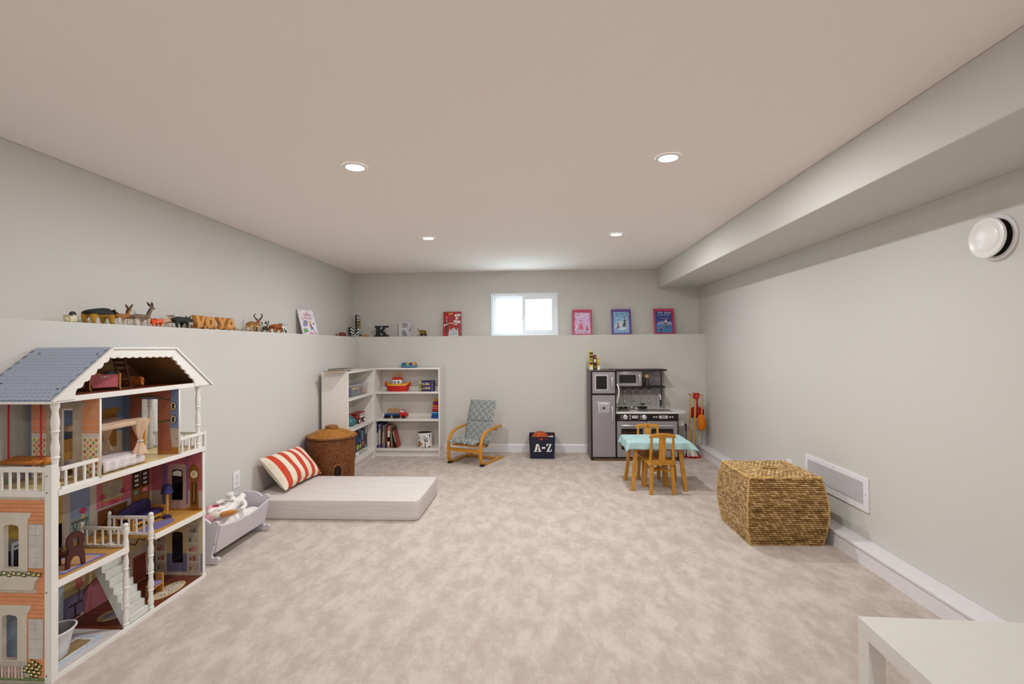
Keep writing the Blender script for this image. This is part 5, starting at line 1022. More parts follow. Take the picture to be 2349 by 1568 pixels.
quad('toy_antelope', 'tan toy antelope with lyre shaped black horns', XA, 3.775, .150, .082, fur('antelope_coat', '8a5f2c', 'c9a468', .030, .068), head=(1.02, 1.14), body=.17, neckr=.11, headr=.085, snout=.12, legr=.07, ears=(.020, mat('7a5a34', .7), (.9, -.1, .1)), horns=ant)
# panda sitting
t = thing('toy_panda', 'small black and white toy panda sitting beside the antelope', 'toy animal', (XA+.015, 3.96, ZL+.001), 0, 'toy animals on the left ledge'); px_ = XA+.015
skin('body', [(px_, 3.945, ZL+.026), (px_, 3.962, ZL+.042)], [(0, 1)], [.026, .022], mat('e6e3df', .7), t); skin('head', [(px_, 3.982, ZL+.056), (px_+.004, 4.004, ZL+.050)], [(0, 1)], [.021, .012], mat('eceae6', .7), t)
for a, c_, r in (((3.94, .045), (3.955, .004), .012), ((3.97, .03), (4.015, .012), .012), ((3.965, .05), (3.998, .012), .010)):
    skin('limb', [(px_+.018, a[0], ZL+a[1]), (px_+.022, c_[0], ZL+c_[1]+r)], [(0, 1)], [r, r], BC['blk'], t)
for s in (-1, 1): B().ell((px_+s*.015, 3.978, ZL+.077), .0075, 10, 6).build('ear', BC['blk'], t); B().ell((px_+s*.011+.006, 3.999, ZL+.060), (.005, .004, .006), 10, 6).build('eye_patch', BC['blk'], t)
quad('toy_grey_donkey', 'grey toy donkey half hidden behind the brown cow', XA-.04, 3.985, .135, .064, mat('8a8680', .7, var=.15), head=(1.12, 1.28), body=.15, neckr=.09, headr=.08, snout=.14, legr=.07, ears=(.022, mat('55504c', .7), (.4, -.4, .8)))
quad('toy_cow', 'reddish brown toy cow with white face beside the panda', XA+.02, 4.085, .150, .074, fur('cow_coat', '8f4a1c', 'b87238', .012, .05), head=(1.02, 1.0), body=.145, neckr=.12, headr=.10, snout=.15, legr=.085, ears=(.018, mat('7a4018', .7), (.9, -.1, .1)))
quad('toy_calf', 'black and white spotted toy calf, last of the ledge animals', XA, 4.255, .105, .058, fur('calf_coat', 'e0dedb', 'e6e4e0', .012, .05, ('1c1a1a', .56), ps=28), head=(1.06, 1.18), body=.18, neckr=.12, headr=.10, snout=.17, legr=.08, ears=(.016, mat('8a8682', .7), (.9, -.1, .2)))
# corner bits
t = thing('toy_house', 'tiny brown wooden toy house near the ledge corner', 'toy', (-2.36, 5.72, ZL+.001)); b = B(); b.prism([(-.05, 0), (.05, 0), (.05, .03), (.0, .05), (-.05, .042)], 'X', -.025, .025); b.xf(Matrix.Translation((-2.36, 5.72, ZL+.001))); b.build('house_body', mat('7a3a1e', .5, var=.1), t, bevel=.003); B().box(-2.334, -2.332, 5.70, 5.73, ZL+.003, ZL+.025).build('house_door', mat('4a1c12', .5), t)
t = thing('toy_hedgehog', 'tiny tan toy hedgehog left of the toy house', 'toy animal', (-2.365, 5.55, ZL+.001)); skin('body', [(-2.365, 5.55, ZL+.014), (-2.365, 5.58, ZL+.012), (-2.365, 5.60, ZL+.009)], [(0, 1), (1, 2)], [.016, .012, .005], mat('8a6242', .8, var=.2, vs=120), t); B().ell((-2.350, 5.585, ZL+.016), .003, 8, 5).build('eye', BC['blk'], t)
t = thing('toy_penguin', 'tiny navy and white toy penguin right of the letter J', 'toy animal', (-2.305, 6.10, ZL+.001)); skin('body', [(-2.305, 6.10, ZL+.018), (-2.275, 6.10, ZL+.018), (-2.260, 6.09, ZL+.02)], [(0, 1), (1, 2)], [.017, .015, .01], fur('penguin_coat', '1a1c2a', 'e6e6e8', .006, .020), t); B().ell((-2.258, 6.078, ZL+.02), .003, 8, 5).build('eye', BC['blk'], t)
t = thing('toy_fox', 'tiny orange toy fox lying beside the penguin', 'toy animal', (-2.215, 6.10, ZL+.001)); skin('body', [(-2.222, 6.10, ZL+.016), (-2.195, 6.10, ZL+.014), (-2.175, 6.095, ZL+.010), (-2.245, 6.10, ZL+.010)], [(0, 1), (1, 2), (0, 3)], [.018, .013, .006, .008], fur('fox_coat', 'c9822c', 'e3d3ae', .0, .012), t); B().ell((-2.178, 6.085, ZL+.014), .002, 8, 5).build('eye', BC['blk'], t)
# decorated elephant
t = thing('elephant_figure', 'small gilded elephant figurine with raised trunk on the back ledge', 'figurine', (-1.485, 6.14, ZL+.001)); ey = 6.14; z0 = ZL+.001
g = G('gilded_stripes', .35, .5); z = g.xyz(g.coord('Object')); f = g.m_('FRACT', g.m_('MULTIPLY', z[0], 90)); c = g.mix(g.m_('GREATER_THAN', f, .5), lin('a8862e'), lin('5a3a20')); c = g.mix(g.m_('LESS_THAN', z[2], .030), c, lin('4a1a1c')); g.col(c)
V = [(-1.480, ey, z0+.055), (-1.455, ey, z0+.052), (-1.508, ey, z0+.058), (-1.524, ey, z0+.072), (-1.536, ey, z0+.066), (-1.546, ey, z0+.080), (-1.549, ey, z0+.100), (-1.545, ey, z0+.108)]; E_ = [(0, 1), (0, 2), (2, 3), (3, 4), (4, 5), (5, 6), (6, 7)]; r = [.024, .022, .021, .017, .009, .006, .005, .003]
for x, dy, rt_ in ((-1.450, .011, 1), (-1.463, -.011, 1), (-1.502, .011, 2), (-1.514, -.011, 2)): k = len(V); V += [(x, ey+dy, z0+.03), (x, ey+dy, z0+.008)]; E_ += [(rt_, k), (k, k+1)]; r += [.0105, .0095]
skin('body', V, E_, r, g.m, t)
for s in (-1, 1): B().ell((-1.512, ey+s*.019, z0+.068), (.012, .003, .015), 10, 6).build('ear', mat('8a6a28', .4, .4), t)
B().tube([(-1.434, ey, z0+.058), (-1.428, ey, z0+.035)], .0025, 6).build('tail', mat('6a4a24', .4), t)
# ------------------------------------------------------------------ dollhouse
HW = mat('e9e6e0', .45, var=.01); BEIGE = mat('b9ab98', .6); DH = thing('dollhouse', 'tall three-storey dollhouse with pale blue shingled roof and orange siding', 'dollhouse', (-2.08, 2.26, 0))
XF, XB = -1.92, -2.235
def hb(n, x0, x1, y0, y1, z0, z1, m=HW, par=None, bv=.0008): return B().box(x0, x1, y0, y1, z0, z1).build(n, m, par or DH, bevel=bv)
def wood(c, ax='Y', k=.10): return mat(c, .35, var=k, grain=ax)
# floors
f0 = hb('ground_floor', XB, -1.928, 2.150, 2.684, .004, .018, wood('6e3422')); hb('tiled_floor', XB, -1.928, 1.835, 2.150, .004, .018, mat('cfcac8', .3, var=.02), f0, 0)
hb('front_sill', -1.928, XF, 1.842, 2.703, 0, .020)
OAK = wood('c79446')
f1 = hb('first_floor', XB, -1.930, 1.835, 2.178, .364, .387, OAK); hb('landing', XB, -2.155, 2.178, 2.336, .364, .387, OAK, f1); fr1 = hb('first_floor', XB, -1.930, 2.336, 2.684, .364, .387, OAK)
hb('front_beam', -1.930, XF, 1.842, 2.178, .362, .388); hb('front_beam', -1.930, XF, 2.336, 2.703, .358, .384)
f2 = hb('upper_floor', XB, -1.930, 1.84, 2.70, .728, .746, wood('dcc48c')); hb('front_beam', -1.931, XF, 1.84, 2.703, .724, .748); hb('side_beam', XB, -1.949, 1.815, 1.842, .728, .751)
fa = hb('attic_floor', -2.262, -1.93, 1.84, 2.715, 1.097, 1.117, wood('7a3a22')); hb('front_beam', -1.931, XF+.004, 1.826, 2.728, 1.095, 1.118)
# walls
bw = hb('back_panel', -2.243, XB, 1.835, 2.690, 0, .728, mat('c9bfb0', .6)); bu = hb('back_panel', -2.243, XB, 2.026, 2.502, .746, 1.097, mat('7c90b4', .6, var=.05, vs=120))
ew = hb('end_wall', XB, -1.926, 2.684, 2.703, 0, .726, HW)
hb('corner_post', -1.949, XF, 1.815, 1.843, 0, .851)
def screw(x, y, z, par=DH): B().lathe([(.0032, 0), (.003, -.0012), (.0004, -.0012)], (x, y, z), 10, 'Y', False).build('screw', mat('77767a', .35, .6), par)
for z in (.81, .745, .355, .03): screw(-1.9405, 1.8148, z)
# side wall facing the camera: panel with two arched windows
def arch(x0, x1, z0, z1, r=.02):
    r = .014; return arc((x1-r, z1-r), r, 0, 90, 5)+[((x0+x1)/2, z1+.003)]+arc((x0+r, z1-r), r, 90, 180, 5)+arc((x0+.004, z0+.004), .004, 180, 270, 3)+arc((x1-.004, z0+.004), .004, 270, 360, 3)
win = [arch(-2.121, -2.057, .447, .617, .03), arch(-2.128, -2.062, .089, .263, .03)]
me = shape2d([[(XB-.008, .0), (-1.949, .0), (-1.949, .728), (XB-.008, .728)]]+win, .014, 'side_wall', mat('c4bdb0', .6)); sw = put('side_wall', me, frame((0, 1.826, 0), (1, 0, 0), (0, 0, 1)), DH)
ORG = mat('d99266', .6, var=.04, vs=30); SIDE = mat('d3cabb', .55, var=.02)
z = .716; i = 0
while z > .03:
    x0 = XB-.006
    if .437 < z < .665: x0 = -2.020
    elif .366 < z <= .437: x0 = -1.985
    elif .06 < z < .292: x0 = -2.024
    elif z <= .06: x0 = -2.0
    hb('siding_board', x0, -1.950, 1.8165, 1.8195, z-.0150, z, ORG, sw, .0006); z -= .0159
for nm, lp in (('window_surround', [[(XB-.006, .437), (-2.019, .437), (-2.019, .640), (-2.012, .648), (-2.006, .667), (XB-.006, .667)], win[0]]), ('window_surround', [[(XB-.006, .085), (-2.022, .085), (-2.022, .270), (-2.012, .285), (-2.003, .304), (XB-.006, .304)], win[1]])):
    o = put(nm, shape2d(lp, .004, nm, SIDE), frame((0, 1.8165, 0), (1, 0, 0), (0, 0, 1)), sw)
B().prism([(XB-.006, .366), (-1.990, .366), (-1.984, .400), (-1.972, .408), (-1.970, .420), (XB-.006, .420)], 'Y', 1.808, 1.8195).build('flower_box', SIDE, sw, bevel=.001)
def flowers(par, pts, r, rl, y):
    rr = random.Random(3)
    for k, (x, z) in enumerate(pts):
        B().lathe([(r, 0), (r*.7, -.0018), (.0004, -.002)], (x, y-.001, z), 8, 'Y', False).build('flower', mat('e6d58a', .6), par)
        for a in (0.4, 2.2, 4.0, 5.3):
            b = B(); cx_, cz_ = x+rl*math.cos(a), z+rl*math.sin(a); b.prism([(cx_-rl*.7, cz_), (cx_, cz_-rl*.5), (cx_+rl*.7, cz_), (cx_, cz_+rl*.5)], 'Y', y-.0008, y); b.build('leaf', mat(('2f4a24', '3d5a2a', '24381c')[k % 3], .7), par)
flowers(sw, [(-2.128+i*.0205, .430+.004*math.sin(i*2.3)) for i in range(9)], .0052, .007, 1.807)
flowers(sw, [(-1.998, .084), (-2.012, .071), (-1.984, .075), (-2.022, .060), (-2.000, .060), (-1.978, .056), (-2.030, .050), (-2.012, .046), (-1.990, .044), (-1.970, .066), (-1.971, .042), (-2.003, .034), (-1.983, .030)], .0055, .008, 1.8155)
for i in range(12): B().prism([(-2.20+i*.014, .018), (-2.192+i*.014, .018), (-2.192+i*.014, .058), (-2.196+i*.014, .066), (-2.20+i*.014, .058)], 'Y', 1.8150, 1.8165).build('fence_picket', mat(('d3a99c', 'd9cfc4')[i % 2], .6), sw)
hb('printed_fence_rail', -2.235, -2.035, 1.8155, 1.817, .044, .050, mat('cf9e92', .6), sw, 0); hb('printed_grass', -2.235, -1.951, 1.8160, 1.8175, .008, .022, mat('7a8a5a', .7, var=.2, vs=150), sw, 0)
for z0, z1 in ((.450, .622), (.095, .252)):
    o = hb('shutter', -2.016, -1.954, 1.8145, 1.8165, z0, z1, mat('b9b1a6', .6), sw)
    for r_ in range(4):
        for c_ in range(2): h = (z1-z0)/4; hb('shutter_pane', -2.014+c_*.030, -1.986+c_*.030, 1.8138, 1.8150, z0+r_*h+.0012, z0+(r_+1)*h-.0012, mat('c9c6c0', .5), o, 0)
# upper storey partitions
lp = put('partition', shape2d([[(XB, .746), (-2.094, .746), (-2.094, 1.042), (-2.045, 1.042), (-2.045, .746), (XF, .746), (XF, 1.097), (XB, 1.097)]], .008, 'partition', HW), frame((0, 2.030, 0), (1, 0, 0), (0, 0, 1)), DH)
YP = 2.0258
def dec(par, nm, poly, m, y, k=.0006): return B().prism(poly, 'Y', y-k, y).build(nm, m, par)
R4 = lambda x0, x1, z0, z1: [(x0, z0), (x1, z0), (x1, z1), (x0, z1)]
i = 0; z = 1.096
while z > .945:
    for x0, x1 in ((XB, -2.165), (-2.002, -1.923)): dec(lp, 'siding_board', R4(x0, x1, max(.942, z-.0285), z-.0008), ORG, YP, .0012)
    z -= .0293
for x0, x1 in ((XB, -2.165), (-2.002, -1.923)):
    dec(lp, 'chair_rail', R4(x0, x1, .925, .942), SIDE, YP, .0016); dec(lp, 'lattice_backing', R4(x0, x1, .748, .925), mat('e0d6c0', .6), YP)
    nx = 3; w_ = (x1-x0)/nx; nz = 7; hz = .177/nz; cc = ('c8663a', 'd9a63a', '9aa84a', 'd98a6a')
    for a in range(nx):
        for c_ in range(nz):
            for q in (0, 1):
                if q and a == nx-1: continue
                cx_, cz_ = x0+w_*(a+.5+q*.5), .748+hz*(c_+.5+q*.5)
                if cz_+hz*.3 > .925: continue
                dec(lp, 'lattice_diamond', [(cx_-w_*.30, cz_), (cx_, cz_-hz*.34), (cx_+w_*.30, cz_), (cx_, cz_+hz*.34)], mat(cc[(a*3+c_*5+q*2) % 4], .6, var=.2, vs=90), YP-.0006)
for x0, x1 in ((-2.165, -2.096), (-2.043, -2.002)): dec(lp, 'column', R4(x0, x1, .748, 1.05), mat('b7a995', .6), YP, .003)
dec(lp, 'column_capital', [(-2.168, 1.05), (-1.998, 1.05), (-1.985, 1.066), (-1.980, 1.078), (-2.19, 1.078), (-2.18, 1.066)], mat('b0a28e', .6), YP, .004)
rp = put('partition', shape2d([[(XB, .746), (-2.127, .746), (-2.127, 1.040), (-2.040, 1.040), (-2.040, .746), (XF, .746), (XF, 1.097), (XB, 1.097)]], .008, 'partition', HW), frame((0, 2.498, 0), (1, 0, 0), (0, 0, 1)), DH)
YQ = 2.4938; BLU = mat('7c90b4', .6, var=.06, vs=140)
dec(rp, 'wallpaper', R4(-2.235, -2.128, .748, 1.096), BLU, YQ); dec(rp, 'wallpaper', R4(-2.039, -1.924, .886, 1.096), BLU, YQ); dec(rp, 'wallpaper', R4(-2.128, -2.039, 1.041, 1.096), BLU, YQ)
dec(rp, 'wainscot', R4(-2.039, -1.924, .785, .886), mat('c6b9a4', .6), YQ); dec(rp, 'printed_skirting', R4(-2.039, -1.924, .748, .785), mat('b9782e', .5), YQ)
CUR = speck('rose_curtain_print', 'a8604c', 'c48a6e', 300, .40)
dec(rp, 'printed_curtain', [(-2.195, .75), (-2.135, .75), (-2.150, .90), (-2.128, 1.0), (-2.128, 1.06), (-2.195, 1.06)], CUR, YQ-.0006); dec(rp, 'printed_curtain', [(-2.036, .765), (-1.958, .765), (-1.972, .90), (-1.965, 1.0), (-1.972, 1.06), (-2.038, 1.06)], CUR, YQ-.0006)
dec(rp, 'printed_valance', [(-2.195, 1.04), (-2.12, 1.052), (-2.05, 1.050), (-1.965, 1.03), (-1.965, 1.085), (-2.195, 1.085)], CUR, YQ-.0012)
for P_ in ([(-2.190, 1.040), (-2.12, 1.056), (-2.06, 1.054), (-1.967, 1.030), (-1.967, 1.037), (-2.06, 1.061), (-2.12, 1.063), (-2.190, 1.047)], [(-2.155, .91), (-2.13, .92), (-2.13, .928), (-2.155, .918)], [(-2.034, .912), (-1.972, .925), (-1.972, .934), (-2.034, .921)]): dec(rp, 'printed_garland', P_, mat('5f6b34', .6), YQ-.0018)
for z in (1.004, .933):
    el = lambda a, b_: [(-1.951+a*math.cos(2*PI*i/20), z+b_*math.sin(2*PI*i/20)) for i in range(20)]
    dec(rp, 'medallion_frame', el(.018, .025), mat('6a4424', .5), YQ-.0006, .0015); dec(rp, 'medallion_card', el(.0145, .021), mat('d9d0a8', .6), YQ-.0021); dec(rp, 'medallion_silhouette', [(-1.957, z-.014), (-1.943, z-.014), (-1.947, z-.002), (-1.942, z+.004), (-1.947, z+.014), (-1.956, z+.013), (-1.958, z)], mat('1f2a1c', .6), YQ-.0027)
screw(-1.932, YQ-.001, .83, rp)
def bk(par, nm, y0, y1, z0, z1, m, k=1): return B().box(XB, XB+.0006*k, y0, y1, z0, z1).build(nm, m, par)
bk(bu, 'printed_wainscot', 2.034, 2.494, .748, .876, mat('c6b9a4', .6)); bk(bu, 'printed_headboard', 2.30, 2.455, .80, .985, mat('9a6a2c', .5, var=.1, grain='Z'), 2); bk(bu, 'printed_headboard_top', 2.285, 2.468, .975, 1.002, mat('a87732', .5), 3); bk(bu, 'printed_door_panel', 2.395, 2.445, .90, .965, mat('845622', .5), 3)
# lower right end wall prints
YE = 2.6838; PNK = mat('b5616e', .6, var=.08, vs=120)
dec(ew, 'wallpaper', R4(-2.233, -1.93, .50, .724), PNK, YE); dec(ew, 'wainscot', R4(-2.233, -1.93, .400, .50), mat('b8a89e', .6), YE); dec(ew, 'printed_skirting', R4(-2.233, -1.93, .386, .402), mat('b5762e', .5), YE-.0004)
for x in (-2.160, -2.148, -2.020): dec(ew, 'printed_drape', R4(x-.006, x+.006, .42, .724), mat('77609a', .6), YE-.0006)
dec(ew, 'printed_door_frame', [(-2.130, .395), (-2.024, .395), (-2.024, .64), (-2.04, .652), (-2.112, .652), (-2.130, .64)], mat('b79a96', .6), YE-.0008); MIR = mat('101012', .08, var=0)
dec(ew, 'mirror', arch(-2.107, -2.044, .446, .617, .02), MIR, YE-.0016, .001); dec(ew, 'painted_reflection', [(-2.103, .585), (-2.05, .58), (-2.05, .608), (-2.075, .614), (-2.10, .606)], mat('e3e2df', .4), YE-.0028)  # black base and pale patch paint in what the mirror reflects
o = dec(ew, 'printed_clock_case', [(-2.004, .375), (-1.946, .375), (-1.950, .41), (-1.953, .56), (-1.946, .565), (-1.946, .625), (-1.955, .64), (-1.975, .655), (-1.997, .64), (-2.006, .625), (-2.006, .565), (-1.998, .56), (-2.0, .41)], mat('8d5a22', .5, var=.1, grain='Z'), YE-.0008, .002)
dec(o, 'clock_face', [(-1.976+.022*math.cos(2*PI*i/20), .592+.022*math.sin(2*PI*i/20)) for i in range(20)], mat('d9c7a2', .5), YE-.003); dec(o, 'clock_window', R4(-1.992, -1.960, .42, .545), mat('5a3614', .5), YE-.003); dec(o, 'pendulum', R4(-1.978, -1.974, .44, .54), mat('c9a24a', .4), YE-.0036); dec(o, 'clock_hand', R4(-1.977, -1.975, .592, .608), BC['blk'], YE-.0036); dec(o, 'clock_hand', R4(-1.987, -1.976, .591, .593), BC['blk'], YE-.0036)
dec(ew, 'wallpaper', R4(-2.233, -1.93, .142, .360), speck('cream_floral_print', 'c8b38e', 'b7a27a', 260, .40), YE); dec(ew, 'wallpaper', R4(-2.233, -1.93, .036, .142), mat('7e7498', .6, var=.05), YE); dec(ew, 'printed_skirting', R4(-2.233, -1.93, .018, .037), mat('d3cabb', .5), YE-.0004)
for x0, x1 in ((-2.205, -2.142), (-2.017, -1.940)):
    o = dec(ew, 'printed_bookshelf', R4(x0, x1, .030, .325), mat('bdb3a2', .6), YE-.0006, .002); rr = random.Random(5)
    for s in range(5):
        zz = .048+s*.053; dec(o, 'shelf_niche', R4(x0+.010, x1-.010, zz, zz+.042), mat('a39a8c', .6), YE-.0028)
        for q in range(3): cc = rr.choice(['5f6a86', '8a3a2c', 'c98a4a', 'b06a62', '6a5a4a', '94a0ae']); dec(o, 'printed_book', R4(x0+.013+q*.013, x0+.023+q*.013, zz+.001, zz+rr.uniform(.018, .034)), mat(cc, .6), YE-.0034)
dec(ew, 'mirror', arch(-2.107, -2.045, .090, .262, .02), MIR, YE-.0012, .001)
# back wall prints, first storey
bk(bw, 'printed_kitchen', 1.84, 2.160, .388, .724, mat('b79a3e', .6, var=.08, vs=40)); bk(bw, 'printed_tiles', 1.84, 2.160, .388, .50, mat('5f6f96', .6)); bk(bw, 'printed_column', 2.160, 2.198, .388, .724, mat('b7aca0', .6), 2)
bk(bw, 'printed_blue_panel', 2.198, 2.302, .50, .724, mat('7f8cac', .6), 1); bk(bw, 'printed_green_wainscot', 2.198, 2.302, .388, .50, mat('8fa6a2', .6), 1)
for i in range(9): bk(bw, 'printed_stripe', 2.201+i*.0115, 2.2035+i*.0115, .39, .498, mat('6f8886', .6), 2)
bk(bw, 'printed_console', 2.207, 2.295, .474, .484, mat('5f5650', .6), 3); bk(bw, 'printed_vase', 2.258, 2.272, .484, .512, mat('cfa970', .6), 3)
for y, z in ((2.254, .525), (2.266, .532), (2.278, .524), (2.262, .518), (2.272, .516)): B().lathe([(.009, 0), (.006, .002), (.0005, .0025)], (XB+.002, y, z), 10, 'X', False).build('printed_rose', mat('b03a58', .6), bw)
for y in (2.225, 2.275):
    for s in (-1, 1): B().tube([(XB+.002, y+s*.012, .474), (XB+.002, y+s*.004, .44), (XB+.002, y, .40)], .0015, 5).build('printed_table_leg', mat('4a4440', .6), bw)
bk(bw, 'printed_column', 2.302, 2.338, .388, .724, mat('bdb2a4', .6), 2)
bk(bw, 'wallpaper', 2.338, 2.684, .50, .724, mat('c0627a', .6, var=.06, vs=110), 1); bk(bw, 'printed_wainscot', 2.338, 2.684, .388, .50, mat('b9aeb0', .6), 1)
bk(bw, 'printed_mirror_frame', 2.362, 2.502, .522, .632, mat('a8762c', .5), 2); bk(bw, 'printed_mirror_glass', 2.372, 2.492, .532, .622, mat('a89a86', .4), 3)
for y in (2.372, 2.492): b = B(); b.prism([(y-.016, .545), (y+.016, .545), (y+.007, .57), (y-.007, .57)], 'X', XB, XB+.003); b.build('printed_lamp_shade', mat('b83a4c', .6), bw); bk(bw, 'printed_lamp_foot', y-.002, y+.002, .50, .545, mat('8a6a3a', .5), 4)
bk(bw, 'printed_sideboard', 2.345, 2.520, .388, .490, mat('7a4a22', .5, var=.1, grain='Y'), 3); bk(bw, 'printed_sideboard_grille', 2.395, 2.435, .42, .475, mat('4a2414', .5), 4)
o = bk(bw, 'printed_cabinet', 2.548, 2.672, .40, .655, mat('835024', .5, var=.1, grain='Z'), 3)
for y0 in (2.556, 2.614):
    bk(o, 'printed_cabinet_door', y0, y0+.048, .54, .64, mat('2c2018', .4), 4); bk(o, 'printed_cabinet_panel', y0, y0+.048, .41, .50, mat('94602c', .5), 4)
    for zz in (.55, .575, .60): bk(o, 'printed_china', y0+.012, y0+.038, zz, zz+.014, mat('d9d6da', .5), 5)
bk(o, 'printed_plate', 2.566, 2.590, .505, .527, mat('6fae9e', .5), 5); bk(o, 'printed_bouquet', 2.622, 2.655, .508, .528, mat('d98a9a', .5), 5)
for y in (2.42, 2.44, 2.46): bk(bw, 'printed_flower', y-.009, y+.009, .503, .520, mat('c2405a', .6), 4)
# back wall prints, ground floor
bk(bw, 'wallpaper', 2.14, 2.684, .142, .360, speck('beige_floral_print', 'c6b186', 'b29a6e', 260, .40)); bk(bw, 'wallpaper', 2.14, 2.684, .02, .142, mat('7e7498', .6, var=.05)); bk(bw, 'wallpaper', 1.84, 2.14, .02, .360, mat('8f9fb4', .6, var=.06)); bk(bw, 'printed_curtain', 2.115, 2.168, .02, .355, mat('a9b4ba', .6, var=.1, vs=60), 2); bk(bw, 'printed_skirting', 2.14, 2.684, .018, .032, mat('cfc4ba', .5), 2)
b = B(); b.prism([(2.268, .02), (2.268, .118), (2.285, .142), (2.33, .158), (2.40, .150), (2.425, .12), (2.425, .02)], 'X', XB, XB+.003); b.build('printed_sofa', mat('b06a76', .6, var=.06), bw); b = B(); b.tube([(XB+.003, 2.268, .118), (XB+.003, 2.285, .143), (XB+.003, 2.33, .159), (XB+.003, 2.40, .151), (XB+.003, 2.425, .12)], .003, 6); b.build('printed_sofa_trim', mat('6a3432', .6), bw)
bk(bw, 'printed_side_table', 2.192, 2.262, .085, .094, mat('4a1c18', .5), 3); bk(bw, 'printed_table_foot', 2.222, 2.230, .03, .085, mat('4a1c18', .5), 3); bk(bw, 'printed_table_base', 2.20, 2.252, .024, .032, mat('4a1c18', .5), 3)
b = B(); b.prism([(2.222, .158), (2.266, .158), (2.256, .205), (2.234, .205)], 'X', XB, XB+.003); b.build('printed_lamp_shade', mat('c9706a', .6), bw); bk(bw, 'printed_lamp_foot', 2.242, 2.246, .094, .158, mat('4a3a30', .5), 3)
bk(bw, 'printed_picture', 2.265, 2.325, .215, .245, mat('3a3a44', .5), 3)
bk(bw, 'printed_mantel', 2.535, 2.668, .02, .205, mat('b9aa98', .6), 2); bk(bw, 'printed_firebox', 2.557, 2.645, .02, .165, mat('8a3a22', .6), 3)
for i in range(6): B().tube([(XB+.003, 2.562+i*.0155, .022), (XB+.003, 2.564+i*.0152, .10), (XB+.003, 2.575+i*.011, .148)], .0013, 5).build('printed_fire_screen', mat('2c1c16', .6), bw)
B().tube([(XB+.003, 2.54, .25), (XB+.003, 2.57, .23), (XB+.003, 2.60, .26), (XB+.003, 2.63, .235), (XB+.003, 2.66, .265)], .003, 6).build('printed_scroll', mat('5a2a20', .6), bw)
# printed rugs
def oval(par, nm, c, r, z, m, k=.0006): b = B(); b.prism([(c[0]+r[0]*math.cos(2*PI*i/28), c[1]+r[1]*math.sin(2*PI*i/28)) for i in range(28)], 'Z', z, z+k); return b.build(nm, m, par)
oval(f0, 'printed_rug', (-1.995, 2.515), (.052, .105), .018, mat('c3b083', .7)); oval(f0, 'printed_rug_centre', (-1.995, 2.515), (.034, .078), .0187, speck('rug_print', 'd9cdb4', '6a5a7a', 120, .42)); oval(f0, 'printed_rug', (-2.09, 2.268), (.05, .06), .018, mat('b8a37c', .7)); oval(f0, 'printed_rug_centre', (-2.09, 2.268), (.03, .035), .0187, mat('8a8a96', .7))
oval(fr1, 'printed_rug', (-2.005, 2.445), (.050, .105), .387, mat('7c6fa0', .7, var=.06))
for k, (a, cc) in enumerate(((.0, '6f68a2'), (.014, 'b8a8c8'), (.026, 'cf9a6a'))): hb('printed_rug', -2.12+a, -1.955-a, 1.90+a, 2.10-a, .387+.0005*k, .3876+.0005*k, mat(cc, .7), f1, 0)
for k, (a, cc) in enumerate(((.0, 'b9c8d8'), (.018, 'd9d6d0'), (.03, '9a8058'))): hb('printed_rug', -2.10+a, -1.968-a, 1.86+a, 2.10-a, .018+.0005*k, .0186+.0005*k, mat(cc, .7, var=.1, vs=90), f0, 0)
# turned posts
def turned(name, x, y, z0, z1, r, knob=False, n=3, par=DH):
    h = z1-z0; pr = [(r*1.05, z0), (r*1.05, z0+h*.05)]
    for i in range(n):
        a = z0+h*.05+i*h*.9/n; d = h*.9/n; pr += [(r*.85, a), (r*1.12, a+d*.05), (r*.85, a+d*.10), (r*.95, a+d*.25), (r*1.02, a+d*.45), (r*.72, a+d*.75), (r*.80, a+d*.90)]
    pr += [(r*1.05, z0+h*.95), (r*1.05, z1)]
    if knob: pr += [(r*.6, z1+.002), (r*.95, z1+.010), (r*.9, z1+.018), (r*.4, z1+.024)]
    return B().lathe(pr, (x, y, 0), 16).build(name, HW, par)
turned('balcony_post', -1.938, 1.846, .751, 1.097, .0145); turned('balcony_post', -1.938, 2.662, .748, 1.097, .0135); turned('balcony_post', -2.222, 1.846, .751, 1.097, .0145); turned('balcony_post', -2.215, 2.655, .748, 1.097, .0135)
turned('stair_post', -1.934, 2.174, .005, .475, .0122, True, 5); turned('stair_post', -1.934, 2.321, .005, .475, .0125, True, 5)
def railing(name, a, b, z0, z1, n, th=.012, tw=.016):
    a, b = Vector(a), Vector(b); o = B(); o.bar((a.x, a.y, z1-tw/2), (b.x, b.y, z1-tw/2), th, tw); o = o.build(name, HW, DH, bevel=.001)
    B().bar((a.x, a.y, z0+.005), (b.x, b.y, z0+.005), th, .010).build('bottom_rail', HW, o)
    for i in range(n): w_ = (i+.5)/n; p = a.lerp(b, w_); B().cyl((p.x, p.y, z0+.009), .0048, z1-z0-.02, 10).build('baluster', HW, o)
railing('railing', (-1.930, 1.862), (-1.930, 2.026), .746, .836, 4); railing('railing', (-1.929, 2.504), (-1.929, 2.700), .728, .833, 4); railing('railing', (-2.232, 1.828), (-1.949, 1.828), .742, .843, 8, .014, .020)
hb('rail_end_post', -1.936, XF+.001, 2.692, 2.703, .724, .838); railing('railing', (-1.94, 2.694), (-2.23, 2.694), .746, .833, 7)
for y in (2.174, 2.321):
    railing('stair_railing', (-1.95, y), (-2.145, y), .388, .480, 5, .010, .014); turned('newel', -2.150, y, .387, .478, .009, True, 2)
